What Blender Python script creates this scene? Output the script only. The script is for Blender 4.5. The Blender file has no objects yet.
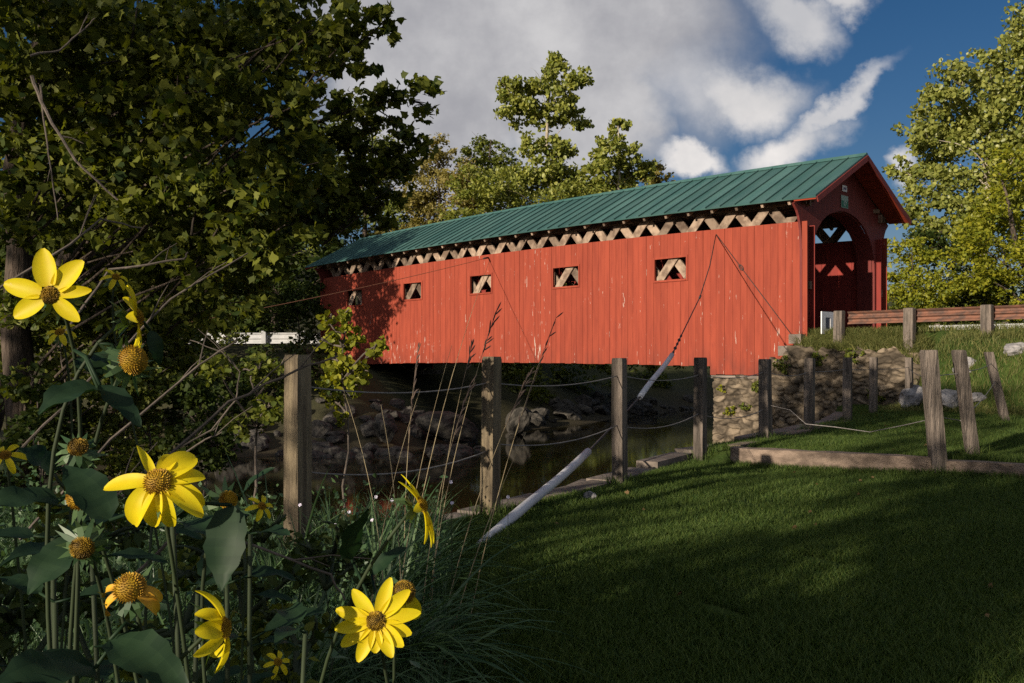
import bpy, math, random
import numpy as np
from mathutils import Vector, Matrix, noise as mnoise

random.seed(7)
rng = np.random.default_rng(11)
SC = bpy.context.scene
COL = SC.collection
F = 900.0
R_ = math.radians


def P(px, py, d):
    """a viewing direction of the survey and a distance, as a place in the world (eye level is z = 0)"""
    return Vector(((px - 512) / F * d, d, (360 - py) / F * d))


# ------------------------------------------------------------------ materials
def nn(nt, kind, **kw):
    n = nt.nodes.new(kind)
    for k, v in kw.items():
        setattr(n, k, v)
    return n


def mathn(nt, op, a, b=None, c=None, clamp=False):
    n = nt.nodes.new('ShaderNodeMath')
    n.operation = op
    n.use_clamp = clamp
    for i, v in enumerate((a, b, c)):
        if v is None:
            continue
        if isinstance(v, (int, float)):
            n.inputs[i].default_value = v
        else:
            nt.links.new(v, n.inputs[i])
    return n.outputs[0]


def mixc(nt, fac, a, b, blend='MIX'):
    n = nt.nodes.new('ShaderNodeMix')
    n.data_type = 'RGBA'
    n.blend_type = blend
    n.clamp_factor = True
    for i, v in ((0, fac), (6, a), (7, b)):
        if isinstance(v, (int, float)):
            n.inputs[i].default_value = v
        elif isinstance(v, tuple):
            n.inputs[i].default_value = (*v, 1.0) if len(v) == 3 else v
        else:
            nt.links.new(v, n.inputs[i])
    return n.outputs[2]


def smooth(nt, x, lo, hi, a=0.0, b=1.0):
    n = nt.nodes.new('ShaderNodeMapRange')
    n.interpolation_type = 'SMOOTHSTEP'
    n.inputs[1].default_value = lo
    n.inputs[2].default_value = hi
    n.inputs[3].default_value = a
    n.inputs[4].default_value = b
    nt.links.new(x, n.inputs[0])
    return n.outputs[0]


def noise_tex(nt, vec, scale, detail=4.0, rough=0.55):
    n = nt.nodes.new('ShaderNodeTexNoise')
    n.inputs['Scale'].default_value = scale
    n.inputs['Detail'].default_value = detail
    n.inputs['Roughness'].default_value = rough
    if vec is not None:
        nt.links.new(vec, n.inputs['Vector'])
    return n


def mapping(nt, vec, scale=(1, 1, 1), loc=(0, 0, 0)):
    n = nt.nodes.new('ShaderNodeMapping')
    n.inputs['Scale'].default_value = scale
    n.inputs['Location'].default_value = loc
    nt.links.new(vec, n.inputs['Vector'])
    return n.outputs[0]


def new_mat(name):
    m = bpy.data.materials.new(name)
    m.use_nodes = True
    nt = m.node_tree
    nt.nodes.clear()
    out = nt.nodes.new('ShaderNodeOutputMaterial')
    b = nt.nodes.new('ShaderNodeBsdfPrincipled')
    nt.links.new(b.outputs[0], out.inputs[0])
    return m, nt, b, out


def basic(name, c1, c2, scale=4.0, rough=0.8, bump=0.0, bscale=None, stretch=(1, 1, 1), rnd=0.0, spec=0.3,
          metal=0.0, lo=0.35, hi=0.65, detail=5.0):
    """two colours mixed by noise, a brightness per piece, bump"""
    m, nt, b, out = new_mat(name)
    tc = nt.nodes.new('ShaderNodeTexCoord')
    v = mapping(nt, tc.outputs['Object'], stretch)
    n = noise_tex(nt, v, scale, detail)
    f = smooth(nt, n.outputs[0], lo, hi)
    c = mixc(nt, f, c1, c2)
    if rnd:
        at = nn(nt, 'ShaderNodeAttribute', attribute_name='rnd')
        k = mathn(nt, 'MULTIPLY_ADD', at.outputs['Fac'], 2 * rnd, 1 - rnd)
        comb = nt.nodes.new('ShaderNodeCombineColor')
        for i in range(3):
            nt.links.new(k, comb.inputs[i])
        c = mixc(nt, 1.0, c, comb.outputs[0], 'MULTIPLY')
    nt.links.new(c, b.inputs['Base Color'])
    b.inputs['Roughness'].default_value = rough
    b.inputs['Specular IOR Level'].default_value = spec
    b.inputs['Metallic'].default_value = metal
    if bump:
        n2 = noise_tex(nt, v, bscale or scale * 3, 6.0)
        bp = nt.nodes.new('ShaderNodeBump')
        bp.inputs['Strength'].default_value = bump
        bp.inputs['Distance'].default_value = 0.05
        nt.links.new(n2.outputs[0], bp.inputs['Height'])
        nt.links.new(bp.outputs[0], b.inputs['Normal'])
    return m


def leaf_mat(name, c1, c2, trans=0.35, rough=0.45, spec=0.4, tcol=None):
    m, nt, b, out = new_mat(name)
    at = nn(nt, 'ShaderNodeAttribute', attribute_name='rnd')
    c = mixc(nt, at.outputs['Fac'], c1, c2)
    nt.links.new(c, b.inputs['Base Color'])
    b.inputs['Roughness'].default_value = rough
    b.inputs['Specular IOR Level'].default_value = spec
    t = nt.nodes.new('ShaderNodeBsdfTranslucent')
    tint = tcol or (1.25, 1.25, 0.5)
    ct = mixc(nt, 1.0, c, tint, 'MULTIPLY')
    nt.links.new(ct, t.inputs['Color'])
    mx = nt.nodes.new('ShaderNodeMixShader')
    mx.inputs[0].default_value = trans
    nt.links.new(b.outputs[0], mx.inputs[1])
    nt.links.new(t.outputs[0], mx.inputs[2])
    nt.links.new(mx.outputs[0], out.inputs[0])
    return m


def siding_mat(name, chips=1.0):
    """red barn paint: boards differ a little, vertical streaks, chips down to bare pale wood"""
    m, nt, b, out = new_mat(name)
    tc = nt.nodes.new('ShaderNodeTexCoord')
    ob = tc.outputs['Object']
    n1 = noise_tex(nt, mapping(nt, ob, (3, 3, 0.35)), 2.2, 6)
    c = mixc(nt, smooth(nt, n1.outputs[0], .3, .7), (0.275, 0.052, 0.028), (0.215, 0.039, 0.022))
    at = nn(nt, 'ShaderNodeAttribute', attribute_name='rnd')
    k = mathn(nt, 'MULTIPLY_ADD', at.outputs['Fac'], .14, .93)
    cc = nt.nodes.new('ShaderNodeCombineColor')
    for i in range(3):
        nt.links.new(k, cc.inputs[i])
    c = mixc(nt, 1.0, c, cc.outputs[0], 'MULTIPLY')
    n2 = noise_tex(nt, mapping(nt, ob, (9, 9, 0.9)), 2.0, 5)
    c = mixc(nt, smooth(nt, n2.outputs[0], .60, .74, 0, .55), c, (0.155, 0.027, 0.018))
    sp0 = nt.nodes.new('ShaderNodeSeparateXYZ')
    nt.links.new(ob, sp0.inputs[0])
    n5 = noise_tex(nt, mapping(nt, ob, (2.2, 2.2, .8)), 1.6, 5)
    gr = mathn(nt, 'MULTIPLY', smooth(nt, sp0.outputs[2], .75, -.35, 0, 1), smooth(nt, n5.outputs[0], .38, .66, 0, .55))
    c = mixc(nt, gr, c, (.115, .030, .022))
    if chips:
        n3 = noise_tex(nt, mapping(nt, ob, (16, 16, 1.6)), 1.3, 6, .62)
        n4 = noise_tex(nt, mapping(nt, ob, (0.5, .5, .45), (3.1, 0, 0.2)), 1.0, 2)
        th = mathn(nt, 'MULTIPLY_ADD', n4.outputs[0], .30, 0)
        s = mathn(nt, 'ADD', n3.outputs[0], th)
        sp = nt.nodes.new('ShaderNodeSeparateXYZ')
        nt.links.new(ob, sp.inputs[0])
        low = smooth(nt, sp.outputs[2], 2.6, -.4, 0, .05)
        s = mathn(nt, 'ADD', s, low)
        c = mixc(nt, smooth(nt, s, .852, .868, 0, .85 * chips), c, (0.50, 0.44, 0.38))
    nt.links.new(c, b.inputs['Base Color'])
    b.inputs['Roughness'].default_value = .75
    b.inputs['Specular IOR Level'].default_value = .2
    bp = nt.nodes.new('ShaderNodeBump')
    bp.inputs['Strength'].default_value = .35
    bp.inputs['Distance'].default_value = .02
    nt.links.new(n2.outputs[0], bp.inputs['Height'])
    nt.links.new(bp.outputs[0], b.inputs['Normal'])
    return m


M = {}
M['siding'] = siding_mat('red_siding')
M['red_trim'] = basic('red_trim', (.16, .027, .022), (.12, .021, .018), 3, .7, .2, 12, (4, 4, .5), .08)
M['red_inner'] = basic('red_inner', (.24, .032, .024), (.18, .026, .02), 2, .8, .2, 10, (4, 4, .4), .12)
M['soffit'] = basic('soffit_red', (.30, .046, .02), (.25, .037, .018), 2, .7, .2, 10, (1, 6, 6), .1)
M['lattice'] = basic('weathered_plank', (.29, .215, .16), (.13, .09, .065), 4, .85, .4, 14, (1, 1, 1), .45)
M['beam'] = basic('old_beam', (.20, .13, .09), (.12, .08, .055), 3, .85, .4, 14, (1, 1, 1), .2)
M['deck'] = basic('deck_plank', (.17, .13, .10), (.10, .08, .06), 3, .9, .3, 14, (1, 1, 1), .25)
M['post'] = basic('post_wood', (.24, .19, .12), (.11, .085, .058), 2.6, .85, 1.0, 9, (6, 6, .5), .06)
M['post_grey'] = basic('post_wood_grey', (.19, .155, .13), (.075, .063, .053), 2.6, .85, 1.0, 9, (6, 6, .5), .06)
M['timber'] = basic('landscape_timber', (.24, .18, .14), (.12, .09, .07), 2.2, .9, .6, 9, (.8, 5, 5), .1)
M['rope'] = basic('rope', (.24, .22, .21), (.17, .155, .15), 30, .8)
M['cable'] = basic('cable_steel', (.055, .045, .04), (.035, .03, .03), 8, .6)
M['cable_sunlit'] = basic('cable_sunlit', (.42, .20, .10), (.34, .16, .09), 8, .6)  # orange of the low sun put into the cable's colour
M['plastic'] = basic('guard_plastic', (.55, .55, .58), (.45, .45, .49), 3, .5, .1, 20, (1, 1, 1))
M['rust'] = basic('rusty_steel', (.19, .085, .055), (.085, .052, .042), 3.5, .7, .3, 20, (.5, 2, 2), metal=.0)
M['galv'] = basic('white_rail', (.46, .46, .47), (.36, .37, .38), 2.5, .6)
M['white'] = basic('white_sign', (.75, .74, .74), (.66, .65, .66), 6, .5)
M['green_sign'] = basic('green_sign', (.012, .16, .085), (.010, .13, .07), 6, .45)
M['pale_green'] = basic('pale_green', (.30, .40, .35), (.24, .33, .30), 6, .5)
M['ink'] = basic('sign_ink', (.12, .10, .22), (.09, .08, .17), 6, .6)
M['grey_panel'] = basic('grey_panel', (.13, .12, .16), (.09, .09, .12), 6, .6)
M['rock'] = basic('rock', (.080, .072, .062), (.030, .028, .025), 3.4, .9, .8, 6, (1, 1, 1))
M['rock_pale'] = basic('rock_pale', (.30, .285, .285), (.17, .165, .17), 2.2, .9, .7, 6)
M['masonry'] = basic('rubble_masonry', (.165, .130, .092), (.062, .049, .035), 2.6, .95, .8, 9, (1, 1, 1.6), .50, lo=.36, hi=.62, detail=9)
M['mortar'] = basic('mortar', (.17, .13, .09), (.08, .062, .043), 3, .95, .8, 9)
M['coping'] = basic('stone_coping', (.20, .165, .14), (.11, .092, .08), 2.5, .9, .6, 8, (1, 1, 1), .15)
M['bark'] = basic('bark', (.10, .075, .058), (.035, .028, .022), 3, .95, 1.0, 7, (5, 5, .9))
M['bark_pale'] = basic('bark_pale', (.42, .37, .29), (.25, .21, .16), 3, .9, .6, 7, (4, 4, 1))
M['road'] = basic('asphalt', (.09, .085, .08), (.06, .057, .055), 6, .95, .3, 60)
M['twig'] = basic('dry_twig', (.125, .102, .086), (.075, .062, .052), 8, .9, .3, 30)
M['straw'] = basic('dry_grass', (.33, .27, .16), (.22, .17, .10), 8, .85)
M['seed'] = basic('seed_husk', (.10, .07, .055), (.06, .045, .04), 20, .9)
M['stem'] = basic('plant_stem', (.030, .045, .018), (.022, .032, .014), 10, .7)

M['lf_maple'] = leaf_mat('maple_leaf', (.022, .042, .007), (.185, .200, .028), .38, .6, .2)
M['lf_dark'] = leaf_mat('dark_leaf', (.022, .042, .009), (.065, .085, .016), .3, .6, .2)
M['lf_mid'] = leaf_mat('mid_leaf', (.065, .095, .016), (.19, .205, .035), .34, .5, .3)
M['lf_poplar'] = leaf_mat('poplar_leaf', (.12, .155, .026), (.34, .34, .075), .34, .45, .35)
M['lf_gold'] = leaf_mat('gold_leaf', (.16, .145, .040), (.33, .27, .085), .34, .5, .3)
M['lf_bright'] = leaf_mat('bright_leaf', (.13, .165, .016), (.33, .31, .025), .38, .5, .3)
M['lf_silver'] = leaf_mat('silver_leaf', (.12, .15, .030), (.34, .345, .085), .34, .42, .4)
M['grass'] = leaf_mat('lawn_blade', (.030, .066, .013), (.108, .148, .032), .3, .6, .2)
M['grass_long'] = leaf_mat('long_blade', (.034, .078, .030), (.100, .165, .066), .25, .45, .45)
M['grass_dry'] = leaf_mat('verge_blade', (.07, .095, .025), (.21, .20, .07), .3, .6, .2)
M['sun_leaf'] = leaf_mat('sunflower_leaf', (.009, .025, .012), (.024, .050, .022), .22, .55, .2, (1.1, 1.3, .6))
M['dead_leaf'] = leaf_mat('fallen_leaf', (.13, .075, .035), (.28, .18, .09), .2, .7, .2, (1.2, 1, .7))


def petal_mat():
    m, nt, b, out = new_mat('yellow_petal')
    tc = nt.nodes.new('ShaderNodeTexCoord')
    n = noise_tex(nt, mapping(nt, tc.outputs['Object'], (1, 1, 1)), 60, 4)
    c = mixc(nt, smooth(nt, n.outputs[0], .35, .7), (.80, .68, .014), (.76, .60, .010))
    at = nn(nt, 'ShaderNodeAttribute', attribute_name='rnd')
    c = mixc(nt, mathn(nt, 'MULTIPLY', at.outputs['Fac'], .55), c, (.66, .44, .005))
    n2 = noise_tex(nt, tc.outputs['Object'], 260, 3)
    c = mixc(nt, smooth(nt, n2.outputs[0], .70, .78, 0, .6), c, (.75, .62, .30))
    nt.links.new(c, b.inputs['Base Color'])
    b.inputs['Roughness'].default_value = .5
    b.inputs['Specular IOR Level'].default_value = .25
    t = nt.nodes.new('ShaderNodeBsdfTranslucent')
    nt.links.new(c, t.inputs['Color'])
    mx = nt.nodes.new('ShaderNodeMixShader')
    mx.inputs[0].default_value = .4
    nt.links.new(b.outputs[0], mx.inputs[1])
    nt.links.new(t.outputs[0], mx.inputs[2])
    nt.links.new(mx.outputs[0], out.inputs[0])
    return m


M['petal'] = petal_mat()
M['petal_old'] = basic('old_petal', (.55, .33, .02), (.40, .20, .015), 60, .6)
M['disc'] = basic('flower_disc', (.42, .26, .012), (.26, .13, .010), 90, .7, 0, None, (1, 1, 1), .35)
M['disc_dark'] = basic('flower_disc_dark', (.30, .18, .012), (.10, .06, .010), 90, .7, 0, None, (1, 1, 1), .4)
M['aster'] = basic('aster_white', (.66, .62, .72), (.55, .50, .64), 20, .6)


def roof_mat():
    m, nt, b, out = new_mat('green_metal_roof')
    tc = nt.nodes.new('ShaderNodeTexCoord')
    n = noise_tex(nt, mapping(nt, tc.outputs['Object'], (1.5, .5, .5)), 1.2, 5)
    c = mixc(nt, smooth(nt, n.outputs[0], .3, .7), (.042, .105, .098), (.066, .138, .126))
    at = nn(nt, 'ShaderNodeAttribute', attribute_name='rnd')
    k = mathn(nt, 'MULTIPLY_ADD', at.outputs['Fac'], .3, .85)
    cc = nt.nodes.new('ShaderNodeCombineColor')
    for i in range(3):
        nt.links.new(k, cc.inputs[i])
    c = mixc(nt, 1.0, c, cc.outputs[0], 'MULTIPLY')
    nt.links.new(c, b.inputs['Base Color'])
    b.inputs['Roughness'].default_value = .42
    b.inputs['Specular IOR Level'].default_value = .35
    return m


M['roof'] = roof_mat()


def water_mat():
    m, nt, b, out = new_mat('river_water')
    b.inputs['Base Color'].default_value = (.018, .015, .006, 1)
    b.inputs['Roughness'].default_value = .06
    b.inputs['Specular IOR Level'].default_value = .5
    b.inputs['IOR'].default_value = 1.33
    tc = nt.nodes.new('ShaderNodeTexCoord')
    n = noise_tex(nt, mapping(nt, tc.outputs['Object'], (1, 1, 1)), 1.6, 3)
    n2 = noise_tex(nt, mapping(nt, tc.outputs['Object'], (1, 1, 1)), 6, 2)
    h = mathn(nt, 'MULTIPLY_ADD', n2.outputs[0], .3, n.outputs[0])
    bp = nt.nodes.new('ShaderNodeBump')
    bp.inputs['Strength'].default_value = .05
    bp.inputs['Distance'].default_value = .012
    nt.links.new(h, bp.inputs['Height'])
    nt.links.new(bp.outputs[0], b.inputs['Normal'])
    return m


M['water'] = water_mat()


def ground_mat():
    m, nt, b, out = new_mat('ground')
    tc = nt.nodes.new('ShaderNodeTexCoord')
    at = nn(nt, 'ShaderNodeAttribute', attribute_name='zone')
    n = noise_tex(nt, tc.outputs['Object'], 1.4, 6)
    n2 = noise_tex(nt, tc.outputs['Object'], 25, 4)
    lawn = mixc(nt, smooth(nt, n.outputs[0], .35, .65), (.026, .050, .010), (.055, .080, .018))
    lawn = mixc(nt, smooth(nt, n2.outputs[0], .55, .75, 0, .5), lawn, (.06, .05, .025))
    dirt = mixc(nt, smooth(nt, n2.outputs[0], .35, .65), (.075, .058, .040), (.035, .030, .022))
    c = mixc(nt, at.outputs['Fac'], lawn, dirt)
    nt.links.new(c, b.inputs['Base Color'])
    b.inputs['Roughness'].default_value = .95
    b.inputs['Specular IOR Level'].default_value = .1
    bp = nt.nodes.new('ShaderNodeBump')
    bp.inputs['Strength'].default_value = .6
    bp.inputs['Distance'].default_value = .04
    nt.links.new(n2.outputs[0], bp.inputs['Height'])
    nt.links.new(bp.outputs[0], b.inputs['Normal'])
    return m


M['ground'] = ground_mat()


# ------------------------------------------------------------------ mesh helpers
class MB:
    def __init__(self):
        self.v, self.f, self.r = [], [], []

    def add(self, verts, faces, rnd=None):
        o = len(self.v)
        self.v.extend([tuple(p) for p in verts])
        r = random.random() if rnd is None else rnd
        for f in faces:
            self.f.append(tuple(i + o for i in f))
            self.r.append(r)

    def hexa(self, c, rnd=None):
        """8 corners: bottom ring 0-3, top ring 4-7"""
        self.add(c, [(0, 3, 2, 1), (4, 5, 6, 7), (0, 1, 5, 4), (1, 2, 6, 5), (2, 3, 7, 6), (3, 0, 4, 7)], rnd)

    def box(self, x0, x1, y0, y1, z0, z1, rnd=None):
        self.hexa([(x0, y0, z0), (x1, y0, z0), (x1, y1, z0), (x0, y1, z0), (x0, y0, z1), (x1, y0, z1), (x1, y1, z1), (x0, y1, z1)], rnd)

    def bar(self, a, b, w, h, up=(0, 0, 1), rnd=None):
        a, b = Vector(a), Vector(b)
        d = (b - a).normalized()
        s = d.cross(Vector(up))
        if s.length < 1e-4:
            s = d.cross(Vector((0, 1, 0)))
        s.normalize()
        u = s.cross(d)
        s, u = s * (w / 2), u * (h / 2)
        self.hexa([a - s - u, a + s - u, a + s + u, a - s + u, b - s - u, b + s - u, b + s + u, b - s + u], rnd)

    def tube(self, pts, rad, n=6, rnd=None, cap=True):
        pts = [Vector(p) for p in pts]
        if not hasattr(rad, '__len__'):
            rad = [rad] * len(pts)
        vs, fs = [], []
        prev = None
        for i, p in enumerate(pts):
            d = (pts[min(i + 1, len(pts) - 1)] - pts[max(i - 1, 0)]).normalized()
            if prev is None:
                s = d.cross(Vector((0, 0, 1)))
                if s.length < .05:
                    s = d.cross(Vector((1, 0, 0)))
            else:
                s = prev - d * prev.dot(d)
            s.normalize()
            prev = s
            u = d.cross(s)
            for k in range(n):
                a = 2 * math.pi * k / n
                vs.append(p + (s * math.cos(a) + u * math.sin(a)) * rad[i])
        for i in range(len(pts) - 1):
            for k in range(n):
                fs.append((i * n + k, i * n + (k + 1) % n, (i + 1) * n + (k + 1) % n, (i + 1) * n + k))
        if cap:
            fs.append(tuple(range(n - 1, -1, -1)))
            fs.append(tuple(range((len(pts) - 1) * n, len(pts) * n)))
        self.add(vs, fs, rnd)

    def build(self, name, mat, parent=None, smooth=False, loc=None):
        me = bpy.data.meshes.new(name)
        vs = self.v
        if loc is not None:
            l = Vector(loc)
            vs = [tuple(Vector(p) - l) for p in vs]
        me.from_pydata(vs, [], self.f)
        at = me.attributes.new('rnd', 'FLOAT', 'FACE')
        at.data.foreach_set('value', np.array(self.r, dtype=np.float32))
        if smooth:
            me.polygons.foreach_set('use_smooth', np.ones(len(me.polygons), dtype=bool))
        me.materials.append(M[mat] if isinstance(mat, str) else mat)
        me.update()
        o = bpy.data.objects.new(name, me)
        if loc is not None:
            o.location = loc
        COL.objects.link(o)
        if parent is not None:
            o.parent = parent
        return o


def array_mesh(name, V, Fc, rnd, mat, parent=None, loc=(0, 0, 0), smooth=False):
    """V (n,3), Fc (m,k), rnd (m,) -> one mesh object, quickly"""
    V = np.asarray(V, np.float32) - np.array(loc, np.float32)
    Fc = np.asarray(Fc, np.int32)
    me = bpy.data.meshes.new(name)
    m, k = Fc.shape
    me.vertices.add(len(V))
    me.vertices.foreach_set('co', V.ravel())
    me.loops.add(m * k)
    me.loops.foreach_set('vertex_index', Fc.ravel())
    me.polygons.add(m)
    me.polygons.foreach_set('loop_start', np.arange(0, m * k, k, dtype=np.int32))
    me.polygons.foreach_set('loop_total', np.full(m, k, np.int32))
    if smooth:
        me.polygons.foreach_set('use_smooth', np.ones(m, dtype=bool))
    at = me.attributes.new('rnd', 'FLOAT', 'FACE')
    at.data.foreach_set('value', np.asarray(rnd, np.float32))
    me.materials.append(M[mat])
    me.update(calc_edges=True)
    o = bpy.data.objects.new(name, me)
    o.location = loc
    COL.objects.link(o)
    if parent is not None:
        o.parent = parent
    return o


def tag(o, label=None, cat=None, group=None, kind=None):
    if label:
        o['label'] = label
    if cat:
        o['category'] = cat
    if group:
        o['group'] = group
    if kind:
        o['kind'] = kind
    return o


def empty(name, loc, label=None, cat=None, group=None, rz=0):
    e = bpy.data.objects.new(name, None)
    e.location = loc
    e.rotation_euler = (0, 0, rz)
    e.empty_display_size = .2
    COL.objects.link(e)
    tag(e, label, cat, group)
    return e


# leaf outlines (unit length along +x, z is the normal)
T_LEAF = np.array([(0, 0, 0), (.45, .30, .06), (1, 0, -.06), (.45, -.30, .06)])
F_LEAF = np.array([(0, 2, 1), (0, 3, 2)])
T_ROUND = np.array([(0, 0, 0), (.30, .42, .06), (.80, .28, .02), (1, 0, -.06), (.80, -.28, .02), (.30, -.42, .06)])
F_ROUND = np.array([(0, 3, 2, 1), (0, 5, 4, 3)])
T_MAPLE = np.array([(0, 0, 0), (.02, .34, -.03), (.20, .30, .02), (.38, .58, -.06), (.54, .32, .03), (1.0, 0, -.10),
                    (.54, -.32, .03), (.38, -.58, -.06), (.20, -.30, .02), (.02, -.34, -.03)])
F_MAPLE = np.array([(0, 2, 1, 0), (0, 4, 3, 2), (0, 5, 5, 4), (0, 6, 5, 5), (0, 8, 7, 6), (0, 9, 8, 8)])
F_MAPLE = np.array([(0, 2, 1), (0, 3, 2), (0, 4, 3), (0, 5, 4), (0, 6, 5), (0, 7, 6), (0, 8, 7), (0, 9, 8)])


def leaves_arrays(C, size, tmpl, faces, up=.6, droop=0.0):
    """one leaf per centre, random heading, normals leaning up"""
    n = len(C)
    N = rng.normal(size=(n, 3))
    N[:, 2] += up * 2
    N /= np.linalg.norm(N, axis=1, keepdims=True)
    T = rng.normal(size=(n, 3))
    T[:, 2] -= droop
    T -= N * np.sum(T * N, axis=1, keepdims=True)
    T /= np.linalg.norm(T, axis=1, keepdims=True) + 1e-9
    B = np.cross(N, T)
    s = (size * rng.uniform(.65, 1.25, n))[:, None, None]
    t = tmpl - np.array((.4, 0, 0))
    V = C[:, None, :] + s * (t[None, :, 0:1] * T[:, None, :] + t[None, :, 1:2] * B[:, None, :] + t[None, :, 2:3] * N[:, None, :])
    k = len(tmpl)
    Fc = faces[None] + (np.arange(n) * k)[:, None, None]
    rn = np.repeat(np.clip(rng.normal(.45, .27, n), 0, 1), len(faces))
    return V.reshape(-1, 3), Fc.reshape(-1, faces.shape[1]), rn


def blob_points(c, r, leaf, cover, flat=.85):
    """leaf centres of one leafy mass: sprays round its outer part, gaps between them"""
    N = max(30, int(15.7 * cover * (r / leaf) ** 2))
    ncl = max(6, int(10 + 5.0 * r / max(leaf * 4, .1)))
    ncl = min(ncl, 60)
    d = rng.normal(size=(ncl, 3))
    d /= np.linalg.norm(d, axis=1, keepdims=True)
    rad = r * rng.uniform(.25, 1.0, ncl) ** .6
    cc = d * rad[:, None]
    cc[:, 2] *= flat
    w = rng.uniform(.5, 1.5, ncl)
    idx = rng.choice(ncl, N, p=w / w.sum())
    sig = r * rng.uniform(.13, .26, ncl)
    off = np.clip(rng.normal(size=(N, 3)), -1.7, 1.7) * sig[idx][:, None]
    off[:, 2] *= .65
    return np.array(c)[None] + cc[idx] + off


def limb(mb, a, b, r0, r1, sag=.12, n=6, seg=6):
    a, b = Vector(a), Vector(b)
    L = (b - a).length
    pts, rad = [], []
    j = Vector((random.uniform(-1, 1), random.uniform(-1, 1), random.uniform(0, 1))) * L * sag
    for i in range(seg + 1):
        f = i / seg
        p = a.lerp(b, f) + j * math.sin(math.pi * f)
        pts.append(p)
        rad.append(r0 + (r1 - r0) * f)
    mb.tube(pts, rad, n)


def make_tree(name, label, cat, base, blobs, leaf, lmat, bmat='bark', trunk_r=.18, top=None, cover=1.6, group=None, up=.6,
              tmpl='leaf', trunk_pts=None, extra_limbs=0, part='crown', flat=.85, droop=0.0, lk=.3):
    """blobs: [(centre, radius)] leafy masses in the world; the trunk rises through them, a limb reaches each"""
    root = empty(name, base, label, cat, group)
    base = Vector(base)
    mb = MB()
    hi = max(b[0][2] for b in blobs)
    cx = sum(b[0][0] for b in blobs) / len(blobs)
    cy = sum(b[0][1] for b in blobs) / len(blobs)
    if trunk_pts is None:
        topv = Vector(top) if top is not None else Vector((cx, cy, hi))
        trunk_pts = []
        for i in range(8):
            f = i / 7
            p = base.lerp(topv, f)
            if 0 < i < 7:
                p += Vector((random.uniform(-1, 1), random.uniform(-1, 1), 0)) * .018 * (topv - base).length
            trunk_pts.append(p)
    else:
        trunk_pts = [Vector(p) for p in trunk_pts]
    nT = len(trunk_pts)
    rads = [trunk_r * (1.25 if i == 0 else 1) * (1 - .85 * i / (nT - 1)) for i in range(nT)]
    mb.tube(trunk_pts, rads, 8)
    C = []
    for c, r in blobs:
        c = Vector(c)
        # leave the trunk a little below the mass
        best = min(range(nT), key=lambda i: abs(trunk_pts[i].z - (c.z - .6 * (c - trunk_pts[i]).xy.length)) + .2 * (c - trunk_pts[i]).length)
        limb(mb, trunk_pts[best], c, max(rads[best] * lk, .010), .006, sag=random.uniform(.06, .22))
        for q in range(3 if lk > .2 else 1):
            e = c + Vector((random.uniform(-1, 1), random.uniform(-1, 1), random.uniform(-.3, 1))) * r * .8
            limb(mb, c.lerp(trunk_pts[best], .2), e, .008 + .010 * r, .004, n=4, seg=4)
        C.append(blob_points(c, r, leaf, cover, flat))
    mb.build('trunk' if part == 'crown' else 'stem', bmat, root, True).location = -base
    C = np.vstack(C)
    tm, fc = {'leaf': (T_LEAF, F_LEAF), 'round': (T_ROUND, F_ROUND), 'maple': (T_MAPLE, F_MAPLE)}[tmpl]
    V, Fc, rn = leaves_arrays(C, leaf, tm, fc, up, droop)
    o = array_mesh(part, V, Fc, rn, lmat, root)
    o.location = -base
    return root


def pb(lst, D, spread=.5):
    """leafy masses listed as (px, py, r_px[, depth]) in survey directions"""
    out = []
    for t in lst:
        d = t[3] if len(t) > 3 else D + random.uniform(-1, 1) * spread
        out.append((P(t[0], t[1], d), t[2] / F * d))
    return out


# ------------------------------------------------------------------ where the bridge stands
CX, CY = 8.25, 25.1
TX, TY = -.694, .72       # along the bridge, away
UX, UY = .72, .694        # across the bridge, upstream


def W(t, u, z=0.0):
    return Vector((CX + TX * t + UX * u, CY + TY * t + UY * u, z))


# ------------------------------------------------------------------ terrain
NEAR = [(-60, 22), (-22, 19.5), (-11.5, 19), (-7.8, 16.5), (-5.6, 11.8), (-2.9, 7.7), (-1.6, 6.5), (-.32, 8.15), (1.08, 10.27), (2.42, 12.5),
        (3.62, 13.7), (4.85, 15.45), (6.3, 17.7), (7.6, 20.6), (8.88, 24.6), (6.45, 27.1), (6.5, 27.4), (35, 54.8), (140, 156)]
FAR = [(-140, 24), (-40, 24), (-9.3, 28.9), (-6.9, 29.5), (-2.85, 31.3), (-1.0, 35), (.35, 39.5), (4.4, 45), (12.3, 58.8), (40, 80), (140, 175)]
FENCE = [(-1.43, 6.0), (-.20, 8.0), (1.21, 10.1), (2.57, 12.3), (3.78, 13.4), (5.03, 15.25), (6.48, 17.4), (7.86, 19.6), (9.5, 21.5)]
TIM_A, TIM_B = (2.95, 12.05), (5.95, 10.3)


def poly_dist(X, Y, pts):
    d = np.full(X.shape, 1e9)
    for (x0, y0), (x1, y1) in zip(pts[:-1], pts[1:]):
        dx, dy = x1 - x0, y1 - y0
        L = dx * dx + dy * dy
        t = np.clip(((X - x0) * dx + (Y - y0) * dy) / L, 0, 1)
        d = np.minimum(d, np.hypot(X - x0 - t * dx, Y - y0 - t * dy))
    return d


def inside(X, Y, poly):
    r = np.zeros(X.shape, bool)
    n = len(poly)
    for i in range(n):
        x0, y0 = poly[i]
        x1, y1 = poly[(i + 1) % n]
        if y0 == y1:
            continue
        c = ((y0 > Y) != (y1 > Y)) & (X < (x1 - x0) * (Y - y0) / (y1 - y0) + x0)
        r ^= c
    return r


def sst(x, a, b):
    t = np.clip((x - a) / (b - a), 0, 1)
    return t * t * (3 - 2 * t)


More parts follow.
